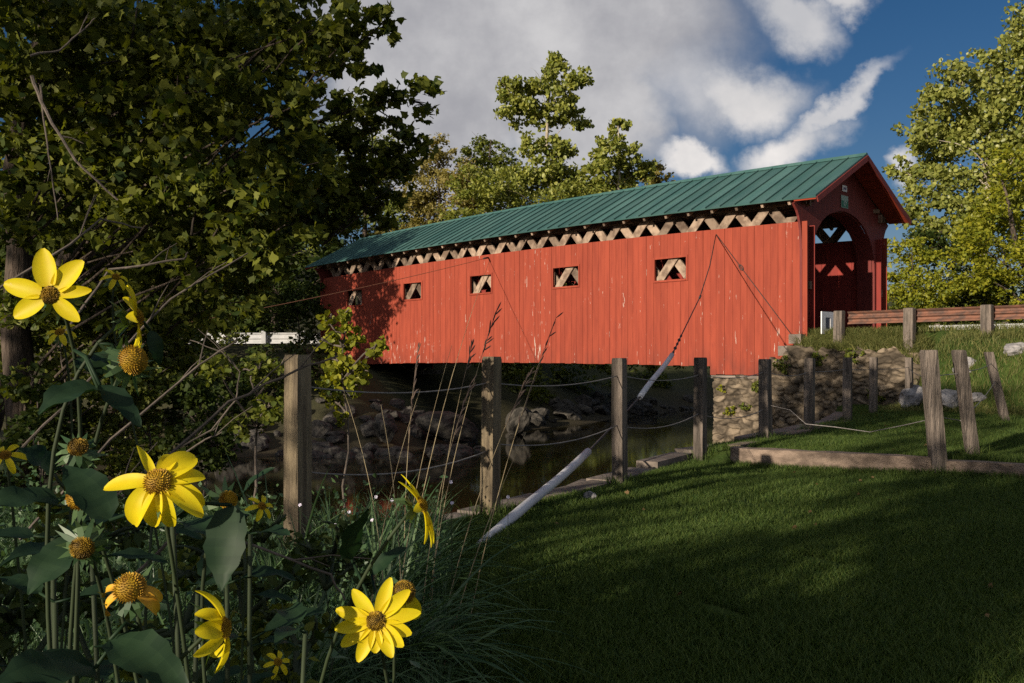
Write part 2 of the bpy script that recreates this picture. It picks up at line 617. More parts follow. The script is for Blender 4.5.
def height(X, Y):
    X, Y = np.asarray(X, float), np.asarray(Y, float)
    u = (X - CX) * UX + (Y - CY) * UY
    t = (X - CX) * TX + (Y - CY) * TY
    # lawn on the near bank
    z = -1.40 - .16 * sst(Y, 8, 3) + .015 * np.sin(X * 1.7 + Y) + .012 * np.sin(Y * 2.3 - X * .7)
    # terrace behind the timber
    dx, dy = TIM_B[0] - TIM_A[0], TIM_B[1] - TIM_A[1]
    side = ((X - TIM_A[0]) * -dy + (Y - TIM_A[1]) * dx) / math.hypot(dx, dy)
    terr = sst(side, -.05, .12) * sst(X, 2.3, 2.9)
    z = z + terr * .19
    # embankment and road
    emb = np.where(t < -2.95, sst(u, -2.0, -.4), np.where(u > .1, 1.0, 0.0))
    mixw = sst(t, -3.9, -2.95)
    emb = np.where((t < -2.95) & (t > -3.9), np.maximum(sst(u, -2.0, -.4) * (1 - mixw), (u > .1) * 1.0), emb)
    emb = np.where((t > .2) & (u < 5.4), 0.0, emb)
    road_z = .74 + 0 * X
    crest = np.where((u > -.9) & (u < .1), .60, road_z) - .12 * sst(u, 0.1, -.9)
    z = z * (1 - emb) + np.where(u < .1, crest, road_z) * emb
    z = z + sst(u, 8, 40) * sst(t, 5, -20) * 4.0
    near = inside(X, Y, NEAR + [(140, -80), (-60, -80)])
    dn = poly_dist(X, Y, NEAR)
    zn = np.where(near, z, np.maximum(-4.4, z - 6 * np.clip(dn - .0, 0, 1)))
    zn = np.where(~near, np.where(dn < .45, z + (-4.4 - z) * sst(dn, .0, .45), -4.4), z)
    # the far bank
    far = inside(X, Y, FAR + [(140, 500), (-140, 500)])
    df = poly_dist(X, Y, FAR)
    zf = -3.35 + 3.95 * sst(df, 0, 11.0) ** .8 + .25 * np.sin(X * .9) * np.sin(Y * .8) * sst(df, 0, 3) * (1 - sst(df, 9, 12))
    approach = (np.abs(u - 2.5) < 5.5) & (t > 23)
    zf = np.where(approach, np.maximum(zf, .70 * sst(t, 22.5, 25)), zf)
    zf = zf + 22 * sst(df, 22, 140)
    return np.where(far, zf, np.where(near, zn, np.where(df < 1.2, np.maximum(zn, -3.35 - 1.05 * sst(df, 0, 1.2)), zn)))


def hz(x, y):
    return float(height(np.array([x]), np.array([y]))[0])


def build_ground():
    xs = np.concatenate([np.arange(-240, -32, 8), np.arange(-32, -12, 1), np.arange(-12, 16, .2), np.arange(16, 44, 1), np.arange(44, 300, 8)])
    ys = np.concatenate([np.arange(-80, -2, 4), np.arange(-2, 32, .2), np.arange(32, 72, .6), np.arange(72, 460, 10)])
    X, Y = np.meshgrid(xs, ys)
    Z = height(X, Y)
    V = np.stack([X, Y, Z], -1).reshape(-1, 3)
    nx, ny = len(xs), len(ys)
    i = np.arange(ny - 1)[:, None] * nx + np.arange(nx - 1)[None]
    Fc = np.stack([i, i + 1, i + nx + 1, i + nx], -1).reshape(-1, 4)
    o = array_mesh('ground', V, Fc, np.zeros(len(Fc)), 'ground', smooth=True)
    u = (X - CX) * UX + (Y - CY) * UY
    far = inside(X, Y, FAR + [(140, 500), (-140, 500)])
    df = poly_dist(X, Y, FAR)
    zone = np.where(Z < -1.75, 1.0, 0.0)
    zone = np.where(far, np.maximum(.55, 1 - df / 14), zone)
    zone = np.maximum(zone, np.where(X < -2.2, .7, 0))
    at = o.data.attributes.new('zone', 'FLOAT', 'POINT')
    at.data.foreach_set('value', zone.ravel().astype(np.float32))
    tag(o, kind='structure')
    return o


build_ground()
mb = MB()
mb.add([(-240, -40, -3.2), (300, -40, -3.2), (300, 300, -3.2), (-240, 300, -3.2)], [(0, 1, 2, 3)])
tag(mb.build('river_water', 'water'), kind='structure')

# road through the bridge
mb = MB()
for a, b in ((-70, .0), (25.3, 80)):
    mb.add([W(a, .55, .765), W(b, .55, .765), W(b, 4.6, .765), W(a, 4.6, .765)], [(0, 1, 2, 3)])
tag(mb.build('road', 'road'), kind='structure')

# ------------------------------------------------------------------ covered bridge (own axes: x along it, y outwards, z up)
LEN, WID = 25.1, 5.12
BR = empty('covered_bridge', W(0, 0, 0), 'red covered bridge with green metal roof spanning the river', 'bridge', rz=math.atan2(TY, TX))
WIN = [4.65, 9.13, 13.6, 17.9, 22.2]
WZ0, WZ1 = 2.50, 3.20


def cam(t):
    return .17 * (1 - ((t - LEN / 2) / (LEN / 2)) ** 2)


def wall_bottom(t):
    return (-.44 if (t < 3.1 or t > 22.9) else -.27) + cam(t) * (0 if (t < 3.1 or t > 22.9) else 1)


def siding(name, y0, out, mat, z_lo, z_hi, windows=True, bw=(.20, .31)):
    """vertical boards; out = +1 outer face towards +y"""
    mb = MB()
    t = 0.0
    while t < LEN - .01:
        w = min(random.uniform(*bw), LEN - t)
        if LEN - t - w < .1:
            w = LEN - t
        a, b = t + .004, t + w - .004
        j = random.uniform(0, .009)
        ya, yb = sorted((y0 + out * j, y0 + out * (j + .024)))
        r = random.random()
        jb = random.uniform(-.012, .012)

        def seg(a, b, za, zb, aa, bb):
            mb.hexa([(a, ya, za), (b, ya, aa), (b, yb, aa), (a, yb, za), (a, ya, zb), (b, ya, bb), (b, yb, bb), (a, yb, zb)], r)
        cuts = [(c - .615, c + .615) for c in WIN] if windows else []
        edges = sorted({a, b} | {e for c in cuts for e in c if a < e < b})
        for e0, e1 in zip(edges[:-1], edges[1:]):
            mid = (e0 + e1) / 2
            lo0 = lo1 = z_lo(mid) + jb
            if abs(e0 - e1) < .002:
                continue
            if any(c0 < mid < c1 for c0, c1 in cuts):
                c = cam(mid) - .08
                seg(e0, e1, lo0, WZ0 + c, lo1, WZ0 + c)
                seg(e0, e1, WZ1 + c, z_hi(e0), WZ1 + c, z_hi(e1))
            else:
                seg(e0, e1, lo0, z_hi(e0), lo1, z_hi(e1))
        t += w
    return mb.build(name, mat, BR)


siding('side_wall', 0.0, 1, 'siding', wall_bottom, lambda t: 3.88 + cam(t))
siding('side_wall', -WID, -1, 'siding', wall_bottom, lambda t: 3.88 + cam(t))
siding('inner_boarding', -.40, -1, 'red_inner', lambda t: .8, lambda t: 3.80 + cam(t))
siding('inner_boarding', -WID + .40, 1, 'red_inner', lambda t: .8, lambda t: 3.80 + cam(t))

# window frames with sill (a frame is one part)
for c in WIN:
    cc = cam(c) - .08
    mb = MB()
    x0, x1, z0, z1 = c - .615, c + .615, WZ0 + cc, WZ1 + cc
    y0, y1 = -.03, .052
    mb.box(x0 - .05, x0 + .012, y0, y1, z0 - .05, z1 + .05)
    mb.box(x1 - .012, x1 + .05, y0, y1, z0 - .05, z1 + .05)
    mb.box(x0 + .012, x1 - .012, y0, y1 - .003, z1 - .012, z1 + .05)
    fr = mb.build('window_frame', 'siding', BR)
    mb = MB()
    mb.box(x0 + .012, x1 - .012, y0, y1 + .015, z0 - .05, z0 + .012)
    mb.build('sill', 'siding', fr)


def lattice(ya, yb, name='lattice_truss'):
    mb = MB()
    zl, zh = -.05, 4.50
    sp, ang = 1.105, R_(50)
    k = 1 / math.tan(ang)
    dz = zh - zl
    hw = .14 / math.sin(ang)
    zc = 3.11
    ym = (ya + yb) / 2
    for fam in (1, -1):
        y0, y1 = (ya, ym - .002) if fam == 1 else (ym + .002, yb)
        n0 = -6
        for i in range(n0, 34):
            tc = WIN[0] - .05 + i * sp                       # crossing under the top of each window
            tl, th = tc + fam * (zl - zc) * k, tc + fam * (zh - zc) * k
            # clip to the length of the bridge
            f0, f1 = 0.0, 1.0
            lo, hi = .50, LEN - .50
            if th == tl:
                continue
            fa, fb = (lo - tl) / (th - tl), (hi - tl) / (th - tl)
            if fa > fb:
                fa, fb = fb, fa
            f0, f1 = max(f0, fa), min(f1, fb)
            if f1 - f0 < .04:
                continue
            za, zb = zl + f0 * dz, zl + f1 * dz
            xa, xb = tl + f0 * (th - tl), tl + f1 * (th - tl)
            r = random.random()
            mb.hexa([(xa - hw, y0, za + cam(xa)), (xa + hw, y0, za + cam(xa)), (xa + hw, y1, za + cam(xa)), (xa - hw, y1, za + cam(xa)),
                     (xb - hw, y0, zb + cam(xb)), (xb + hw, y0, zb + cam(xb)), (xb + hw, y1, zb + cam(xb)), (xb - hw, y1, zb + cam(xb))], r)
    return mb.build(name, 'lattice', BR)


lattice(-.20, -.07)
lattice(-WID + .07, -WID + .20)


def chord(y0, y1, z0, z1):
    mb = MB()
    n = 10
    for i in range(n):
        a, b = .05 + (LEN - .1) * i / n, .05 + (LEN - .1) * (i + 1) / n
        ca, cb = cam(a), cam(b)
        mb.hexa([(a, y0, z0 + ca), (b, y0, z0 + cb), (b, y1, z0 + cb), (a, y1, z0 + ca), (a, y0, z1 + ca), (b, y0, z1 + cb), (b, y1, z1 + cb), (a, y1, z1 + ca)])
    return mb.build('chord_beam', 'beam', BR)


for s in (0, 1):
    f = (lambda y: y) if s == 0 else (lambda y: -WID - y)
    for (a, b, z0, z1) in ((-.045, -.005, 4.36, 4.56), (-.30, -.215, 4.34, 4.60), (-.33, -.215, -.15, .35), (-.33, -.215, 2.0, 2.22)):
        y0, y1 = sorted((f(a), f(b)))
        chord(y0, y1, z0, z1)

# deck and floor beams
mb = MB()
t = .02
while t < LEN - .05:
    w = .28
    c = cam(t) * .6
    mb.box(t, min(t + w - .012, LEN - .02), -WID + .46, -.46, .70 + c, .78 + c)
    t += w
mb.build('deck', 'deck', BR)
for i in range(16):
    t = .6 + i * (LEN - 1.2) / 15
    c = cam(t)
    mb = MB()
    mb.box(t - .1, t + .1, -WID + .05, -.05, .36 + c * .6, .69 + c * .6)
    mb.build('floor_beam', 'beam', BR)
    mb = MB()
    mb.box(t - .12, t + .12, -WID + .35, -.35, 4.62 + c, 4.82 + c)
    mb.build('tie_beam', 'beam', BR)
mb = MB()
for i in range(8):
    t = 1.4 + i * (LEN - 2.8) / 7
    c = cam(t) + 4.52
    mb.bar((t - 1.3, -.4, c), (t + 1.3, -WID + .4, c), .14, .12)
    mb.bar((t + 1.3, -.4, c + .13), (t - 1.3, -WID + .4, c + .13), .14, .12)
mb.build('sway_brace', 'beam', BR)

# roof
T0, T1 = -.52, LEN + .52
YR = -WID / 2
EZ, RZ, EO = 4.42, 6.02, .53


def roof_pt(t, side, f, off=0.0):
    """f 0 at the ridge, 1 at the eave; side +1 river side"""
    y = YR + side * (WID / 2 + EO) * f
    n = Vector((0, side * (RZ - EZ), WID / 2 + EO)).normalized()
    p = Vector((t, y, RZ + (EZ - RZ) * f + cam(t))) + n * off
    return p


mb = MB()
NS = 52
for side in (1, -1):
    for i in range(NS):
        a, b = T0 + (T1 - T0) * i / NS, T0 + (T1 - T0) * (i + 1) / NS
        r = random.random()
        mb.hexa([roof_pt(a, side, 0), roof_pt(b, side, 0), roof_pt(b, side, 1.0), roof_pt(a, side, 1.0),
                 roof_pt(a, side, 0, .03), roof_pt(b, side, 0, .03), roof_pt(b, side, 1.0, .03), roof_pt(a, side, 1.0, .03)], r)
    for i in range(NS + 1):                                # standing seams
        a = T0 + .012 + (T1 - T0 - .024) * i / NS
        c0, c1 = roof_pt(a, side, .01, .05), roof_pt(a, side, 1.0, .05)
        up = roof_pt(a, side, .5, 1) - roof_pt(a, side, .5, 0)
        mb.bar(c0, c1, .024, .05, up, .0)
RF_ = mb.build('roof', 'roof', BR)
mb = MB()
for i in range(NS):
    a, b = T0 + (T1 - T0) * i / NS, T0 + (T1 - T0) * (i + 1) / NS
    za, zb = RZ + cam(a), RZ + cam(b)
    mb.hexa([(a, YR - .13, za - .01), (b, YR - .13, zb - .01), (b, YR + .13, zb - .01), (a, YR + .13, za - .01),
             (a, YR - .03, za + .10), (b, YR - .03, zb + .10), (b, YR + .03, zb + .10), (a, YR + .03, za + .10)], .4)
mb.build('ridge_cap', 'roof', RF_)

mb = MB()                                                   # board sheathing below the metal
for side in (1, -1):
    nb = 10
    for k in range(nb):
        f0, f1 = k / nb + .002, (k + 1) / nb - .004
        f1 = min(f1, .985)
        r = random.random()
        for i in range(8):
            a, b = .32 + (LEN - .64) * i / 8, .32 + (LEN - .64) * (i + 1) / 8
            mb.hexa([roof_pt(a, side, f0, -.035), roof_pt(b, side, f0, -.035), roof_pt(b, side, f1, -.035), roof_pt(a, side, f1, -.035),
                     roof_pt(a, side, f0, -.004), roof_pt(b, side, f0, -.004), roof_pt(b, side, f1, -.004), roof_pt(a, side, f1, -.004)], r)
mb.build('roof_sheathing', 'beam', BR)
mb = MB()                                                   # rafters with tails showing under the eaves
nr = 30
for i in range(nr):
    a = .35 + (LEN - .7) * i / (nr - 1)
    for side in (1, -1):
        up = roof_pt(a, side, .5, 1) - roof_pt(a, side, .5, 0)
        mb.bar(roof_pt(a, side, .01, -.10), roof_pt(a, side, .975, -.10), .08, .12, up)
mb.build('rafter', 'lattice', BR)


# portals: board front with a wide arch and flared shoulders
def portal(tf, direction, name='portal_front'):
    jam, spring, topz = .55, 2.75, 4.45
    o = []                                                  # outline in (y, z), starting bottom river side
    zb = .30
    # rake lines just under the roof
    yl, yr = 0.0, -WID
    left = [(.035, zb), (.035, 3.15)]
    for k in range(1, 8):
        f = k / 7
        left.append((.035 + (EO - .08) * (1 - math.cos(f * math.pi / 2)), 3.15 + 1.13 * math.sin(f * math.pi / 2)))
    left[-1] = (EO - .05, EZ - .08)
    right = [(-WID - y, z) for y, z in left]
    mid = (YR, RZ - .06)
    outer = left + [mid] + right[::-1]
    inner = [(-WID + jam, zb), (-WID + jam, spring)]
    cyc = -WID / 2
    hw = WID / 2 - jam
    nA = 16
    for k in range(1, nA):
        a = math.pi * k / nA
        inner.append((cyc - hw * math.cos(a), spring + (topz - spring) * math.sin(a) ** .85))
    inner += [(-jam, spring), (-jam, zb)]
    ring = outer + inner
    n = len(ring)
    th = .07
    mb = MB()
    fr = [(tf, y, z) for y, z in ring]
    bk = [(tf + direction * th, y, z) for y, z in ring]
    fs = [tuple(range(n)), tuple(range(2 * n - 1, n - 1, -1))]
    fs += [(i, (i + 1) % n, n + (i + 1) % n, n + i) for i in range(n)]
    mb.add(fr + bk, fs, .5)
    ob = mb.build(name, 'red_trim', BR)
    # reveal lining the opening
    rv = MB()
    d0, d1 = tf + direction * .072, tf + direction * .55
    for (y0, z0), (y1, z1) in zip(inner[:-1], inner[1:]):
        d = Vector((0, y1 - y0, z1 - z0))
        nrm = Vector((0, -d.z, d.y)).normalized() * .03
        a, b = Vector((d0, y0, z0)), Vector((d0, y1, z1))
        e = Vector((d1 - d0, 0, 0))
        rv.hexa([a, b, b - nrm, a - nrm, a + e, b + e, b + e - nrm, a + e - nrm], random.random())
    rv.build('arch_reveal', 'red_trim', ob)
    # corner posts
    cp = MB()
    for y0, y1 in ((-.12, .045), (-WID - .045, -WID + .12)):
        x0, x1 = sorted((tf - direction * .012, tf - direction * .002))
        cp.box(x0, x1, y0, y1, zb, 3.1)
    for y0, y1 in ((-jam - .0, -jam + .12), (-WID + jam - .12, -WID + jam)):
        x0, x1 = sorted((tf - direction * .010, tf - direction * .002))
        cp.box(x0, x1, y0, y1, zb, 3.05)
    cp.build('corner_board', 'red_trim', ob)
    # red soffit of the gable overhang
    sf = MB()
    ta, tb = sorted((tf + direction * .02 - direction * .03, T0 + .02 if direction > 0 else T1 - .02))
    for side in (1, -1):
        nb = 9
        for k in range(nb):
            f0, f1 = k / nb, (k + 1) / nb - .004
            sf.hexa([roof_pt(ta, side, f0, -.05), roof_pt(tb, side, f0, -.05), roof_pt(tb, side, f1, -.05), roof_pt(ta, side, f1, -.05),
                     roof_pt(ta, side, f0, -.004), roof_pt(tb, side, f0, -.004), roof_pt(tb, side, f1, -.004), roof_pt(ta, side, f1, -.004)])
    sf.build('gable_soffit', 'soffit', BR)
    # rake boards
    rk = MB()
    e = T0 if direction > 0 else T1
    for side in (1, -1):
        x0 = e - direction * .025
        up = roof_pt(0, side, .5, 1) - roof_pt(0, side, .5, 0)
        a, b = roof_pt(e, side, 0, -.055), roof_pt(e, side, 1.0, -.055)
        a.x = b.x = x0
        rk.bar(a, b, .04, .15, up)
    rk.build('rake_board', 'red_trim', BR)
    return ob


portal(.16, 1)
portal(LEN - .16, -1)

# signs on the gable
def sign_text(txt, size, mat, parent, loc, rot, name='lettering'):
    cu = bpy.data.curves.new(name, 'FONT')
    cu.body = txt
    cu.size = size
    cu.extrude = .002
    cu.align_x = 'CENTER'
    cu.align_y = 'CENTER'
    tmp = bpy.data.objects.new(name + '_curve', cu)
    COL.objects.link(tmp)
    dg = bpy.context.evaluated_depsgraph_get()
    me = bpy.data.meshes.new_from_object(tmp.evaluated_get(dg))
    bpy.data.objects.remove(tmp)
    bpy.data.curves.remove(cu)
    me.materials.clear()
    me.materials.append(M[mat])
    o = bpy.data.objects.new(name, me)
    COL.objects.link(o)
    o.parent = parent
    o.location = loc
    o.rotation_euler = rot
    return o


ANG = math.atan2(TY, TX)
# local frame of a sign: x to the right as read, z up, facing the approach road
def sign_root(name, u, z, tt, label):
    return empty(name, W(tt, u, z), label, 'sign', rz=math.atan2(UY, UX))


s1 = sign_root('clearance_plaque', 2.5, 5.13, .145, 'small white plaque on the red gable above the green sign')
mb = MB()
mb.box(-.15, .15, -.012, .0, -.09, .09)
mb.build('plate', 'white', s1)
mb = MB()
for k in range(4):
    mb.box(-.085 + k * .05, -.05 + k * .05, -.016, -.013, -.04, .035)
mb.build('lettering', 'ink', s1)
s2 = sign_root('green_sign', 2.5, 4.735, .145, 'green and white sign reading 17 above the portal arch')
mb = MB()
mb.box(-.22, .22, -.012, 0, -.185, .185)
mb.build('plate', 'pale_green', s2)
mb = MB()
mb.box(-.20, .20, -.017, -.0125, -.165, .025)
mb.build('number_panel', 'green_sign', s2)
sign_text('17', .21, 'white', s2, (0, -.019, -.07), (R_(90), 0, 0))

# white board beside the portal
sb = empty('white_roadside_sign', W(-.4, .33, .72), 'white board with grey panel standing beside the bridge portal', 'sign', rz=math.atan2(UY, UX))
mb = MB()
for x0, x1, z0, z1 in ((-.36, -.14, .0, .62), (.14, .36, .0, .62), (-.14, .14, .46, .62), (-.14, .14, 0, .13)):
    mb.box(x0, x1, -.03, 0, z0, z1)
mb.build('board', 'white', sb)
mb = MB()
mb.box(-.14, .14, -.02, -.004, .13, .46)
mb.build('panel', 'grey_panel', sb)
mb = MB()
mb.box(-.03, .03, .002, .05, -.3, .55)
mb.build('post', 'post_grey', sb)


# ------------------------------------------------------------------ rubble masonry
def rubble_wall(name, parent, x0, x1, z0, ztop, yf, mat, step=.026, sw=.36, sh=.165, relief=.15, seed=1, zoff=0.0):
    """a wall face of irregular rounded stones: a fine sheet pushed out stone by stone, with a back and returns"""
    r = np.random.default_rng(seed)
    xs = np.arange(x0, x1 + step, step)
    zmax = max(ztop(x) for x in np.linspace(x0, x1, 200))
    zs = np.arange(z0, zmax + step, step)
    X, Z = np.meshgrid(xs, zs)
    n = int((x1 - x0 + 1) * (zmax - z0 + 1) / (sw * sh * .8))
    px, pz = r.uniform(x0 - .5, x1 + .5, n), r.uniform(z0 - .5, zmax + .5, n)
    pz = np.round(pz / sh) * sh + r.normal(0, sh * .17, n)           # loose courses
    wx = X + .05 * np.sin(Z * 9 + 1) + .03 * np.sin(X * 13)
    wz = Z + .035 * np.sin(X * 5) + .02 * np.sin(X * 17 + Z * 5)
    D1 = np.full(X.shape, 1e9)
    D2 = np.full(X.shape, 1e9)
    I = np.zeros(X.shape, int)
    for k in range(n):
        d = np.hypot((wx - px[k]) / sw, (wz - pz[k]) / sh)
        nearer = d < D1
        D2 = np.where(nearer, D1, np.minimum(D2, d))
        I = np.where(nearer, k, I)
        D1 = np.where(nearer, d, D1)
    e = np.clip((D2 - D1) / .35, 0, 1)
    off = r.uniform(.25, 1.0, n)[I]
    tilt = r.normal(0, .12, n)[I] * (wx - px[I]) / sw + r.normal(0, .25, n)[I] * (wz - pz[I]) / sh
    nz = np.zeros(X.shape)
    for i in range(X.shape[0]):
        for j in range(X.shape[1]):
            nz[i, j] = mnoise.noise((X[i, j] * 6, Z[i, j] * 8, seed)) * .55 + mnoise.noise((X[i, j] * 17, Z[i, j] * 19, seed + 3)) * .35
    Y = yf + relief * ((e ** .4) * (.55 + .45 * off) + tilt * e * .5) + .028 * nz
    zt = np.array([ztop(x) for x in xs])
    zt = np.convolve(np.pad(zt, 3, mode='edge'), np.ones(7) / 7, 'valid') + .05 * np.sin(xs * 7) + .03 * np.sin(xs * 19)
    Zc = np.minimum(Z, zt[None])
    Y = np.where(Z > zt[None], np.maximum(yf - .25, Y - (Z - zt[None]) * 3), Y)
    V = np.stack([X, Y, Zc - zoff], -1).reshape(-1, 3)
    nx = len(xs)
    i = np.arange(len(zs) - 1)[:, None] * nx + np.arange(nx - 1)[None]
    Fc = np.stack([i, i + 1, i + nx + 1, i + nx], -1)
    keep = (Z[:-1, :-1] < zt[None, :-1] + .12)
    rn = (r.uniform(.25, 1, n)[I] * (.05 + .95 * np.clip(e * 1.6, 0, 1)))[:-1, :-1][keep]
    return array_mesh(name, V, Fc[keep].reshape(-1, 4), rn, mat, parent, smooth=True)


def wall_top(x):
    if x > 1.1:
        return -.50
    if x > .55:
        return .05
    if x > -.3:
        return .40
    if x > -2.6:
        return .28
    return .28 - (-2.6 - x) * .7


AB = empty('stone_abutment', W(0, 0, -4.4), 'tan rubble stone abutment with wing wall under the near bridge end', 'abutment', rz=ANG)
rubble_wall('masonry', AB, -3.6, 2.87, -4.4, wall_top, .24, 'masonry', zoff=-4.4)
mb = MB()
for a, b in ((1.12, 2.84), (.57, 1.12), (-.3, .57), (-2.0, -.3), (-3.3, -2.0)):
    mb.box(a + .003, b, -.25 if a < .5 else -5.5, .255, 0, wall_top((a + b) / 2) + 4.4 - .06)
mb.build('mortar_core', 'mortar', AB)
mb = MB()
for i in range(12):
    xa, xb = -3.3 + i * .3, -3.0 + i * .3
    za, zb = wall_top(xa) + 4.4, wall_top(xb) + 4.4
    mb.add([(xa, .22, za - .08), (xb, .22, zb - .08), (xb, -.45, 5.05), (xa, -.45, 5.05), (xa, -.5, za - .3), (xb, -.5, zb - .3)], [(0, 1, 2, 3), (3, 2, 5, 4)], .5)
mb.build('soil_bed', 'ground', AB)
mb = MB()
mb.box(1.0, 2.95, -5.4, .33, 3.86, 3.94)
mb.build('coping', 'coping', AB)
mb = MB()
mb.box(.05, .42, .02, .30, 4.86, 5.12)
mb.box(.42, .75, .06, .30, 4.52, 4.80)
mb.build('cap_stone', 'coping', AB)

AF = empty('far_abutment', W(22.6, 0, -3.4), 'dark stone abutment under the far bridge end', 'abutment', rz=ANG)
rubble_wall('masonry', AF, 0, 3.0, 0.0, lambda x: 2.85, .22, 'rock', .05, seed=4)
mb = MB()
z = 0
while z < 2.8:
    h = random.uniform(.2, .34)
    y = -5.4
    while y < .2:
        w = random.uniform(.35, .9)
        p = random.uniform(0, .08)
        mb.box(-.08 - p, .2, y, min(y + w - .03, .25), z, z + h - .025)
        y += w
    z += h
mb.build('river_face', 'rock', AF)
mb = MB()
mb.box(.0, 3.0, -5.4, .22, 0, 2.8)
mb.build('mortar_core', 'mortar', AF)

# retaining wall under the fence edge
RW = empty('retaining_wall', (FENCE[1][0], FENCE[1][1], -4), 'low stone retaining wall along the water below the rope fence', 'wall')
mb, cp = MB(), MB()
edge = [Vector((x, y, 0)) for x, y in NEAR[5:14]]
for a, b in zip(edge[:-1], edge[1:]):
    d = (b - a)
    L = d.length
    d.normalize()
    nrm = Vector((-d.y, d.x, 0))
    n = max(1, int(L / .6))
    for i in range(n):
        p, q = a + d * (L * i / n), a + d * (L * (i + 1) / n - .03)
        for r in range(7):
            z0 = -4.0 + r * .36
            j = random.uniform(0, .06)
            m2 = nrm * (.16 + j)
            m1 = nrm * -.12
            zz = [Vector((0, 0, z0)), Vector((0, 0, z0 + .335))]
            mb.hexa([p + m1 + zz[0], q + m1 + zz[0], q + m2 + zz[0], p + m2 + zz[0], p + m1 + zz[1], q + m1 + zz[1], q + m2 + zz[1], p + m2 + zz[1]])
    n = max(1, int(L / 1.1))
    for i in range(n):
        p, q = a + d * (L * i / n + .01), a + d * (L * (i + 1) / n - .012)
        zt = (hz(p.x - nrm.x * .4, p.y - nrm.y * .4) + hz(q.x - nrm.x * .4, q.y - nrm.y * .4)) / 2 + .025 + random.uniform(-.012, .012)
        m1, m2 = nrm * (-.10 + random.uniform(-.03, .03)), nrm * (.22 + random.uniform(-.03, .05))
        z0, z1 = Vector((0, 0, -1.50)), Vector((0, 0, zt))
        cp.hexa([p + m1 + z0, q + m1 + z0, q + m2 + z0, p + m2 + z0, p + m1 + z1, q + m1 + z1, q + m2 + z1, p + m2 + z1])
mb.build('masonry', 'rock', RW).location = -Vector(RW.location)
cp.build('coping', 'coping', RW).location = -Vector(RW.location)
# a slab sticking out over the water by the third post
mb = MB()
mb.hexa([(.62, 10.1, -1.56), (1.05, 10.0, -1.56), (1.25, 10.55, -1.56), (.85, 10.7, -1.56), (.60, 10.15, -1.42), (1.02, 10.0, -1.40), (1.25, 10.55, -1.40), (.83, 10.75, -1.42)])
tag(mb.build('stone_slab', 'coping', loc=(.9, 10.3, -1.56)), 'flat pale stone slab jutting over the water behind a fence post', 'slab')


# ------------------------------------------------------------------ rope fence
def post_mesh(mb, base, top, w, d, dirv, chamfer=.012):
    base, top = Vector(base), Vector(top)
    dirv = Vector(dirv).normalized()
    perp = Vector((-dirv.y, dirv.x, 0))
    ax = (top - base)
    rings = []
    for f, k in ((0, 1), (.33, 1.0), (.66, .99), (.985, .98), (1.0, .88)):
        c = base + ax * f
        a, b = dirv * (w / 2 * k), perp * (d / 2 * k)
        j = .004
        rings.append([c + s1 * a + s2 * b + Vector((random.uniform(-j, j), random.uniform(-j, j), 0)) for s1, s2 in ((-1, -1), (1, -1), (1, 1), (-1, 1))])
    vs = [p for r in rings for p in r]
    fs = [(3, 2, 1, 0), (16, 17, 18, 19)]
    for i in range(4):
        for k in range(4):
            fs.append((i * 4 + k, i * 4 + (k + 1) % 4, i * 4 + 4 + (k + 1) % 4, i * 4 + 4 + k))
    mb.add(vs, fs)


RF = empty('rope_fence', (FENCE[0][0], FENCE[0][1], -1.4), 'long rope fence of square wooden posts along the river edge', 'fence')
roff = -Vector(RF.location)


def rope(pts_px, parent, rad=.006, mat='rope'):
    mb = MB()
    mb.tube(pts_px, rad, 6)
    o = mb.build('rope', mat, parent, True)
    o.location = -Vector(parent.location)
    return o


def sagrope(a, b, sag, n=10):
    a, b = Vector(a), Vector(b)
    return [a.lerp(b, i / n) + Vector((0, 0, -4 * sag * (i / n) * (1 - i / n))) for i in range(n + 1)]


tops = [.035, .03, .022, .035, .015, .03, .05, .06, .06]
for i, (x, y) in enumerate(FENCE):
    a = FENCE[max(i - 1, 0)]
    b = FENCE[min(i + 1, len(FENCE) - 1)]
    d = (b[0] - a[0], b[1] - a[1], 0)
    w = (.128, .128, .132, .138)[i] if i < 4 else .15
    mb = MB()
    zb = hz(x + .15, y - .15) - .3
    post_mesh(mb, (x, y, zb), (x + random.uniform(-.02, .02), y, tops[i]), w, w, d)
    o = mb.build('post', 'post' if i < 2 else 'post_grey', RF)
    o.location = roff
    if i < 8:
        xb, yb = FENCE[i + 1]
        rope(sagrope((x, y, -.17 - .03 * (i % 2)), (xb, yb, -.17 - .03 * ((i + 1) % 2)), .07 if i < 5 else .02), RF)
        if i < 4:
            rope(sagrope((x, y, -.74), (xb, yb, -.72 if i else -.80), .10), RF)
# the leaning posts with their own strands
LF = empty('leaning_rope_fence', P(940, 477, 10.75), 'short fence of leaning weathered posts and slack ropes by the timber', 'fence')
loff = -Vector(LF.location)
lean = [(P(940, 482, 10.75), P(928.5, 350, 10.75), .175, .15), (P(974, 466, 11.05), P(958.5, 350, 11.05), .135, .13), (P(1004, 416, 17.2), P(988.5, 352, 17.2), .14, .13)]
for a, b, w, d in lean:
    mb = MB()
    post_mesh(mb, a - (b - a).normalized() * .25, b, w, d, (.92, -.15, 0))
    mb.build('post', 'post_grey', LF).location = loff


def on(i, f):
    return lean[i][0].lerp(lean[i][1], f)


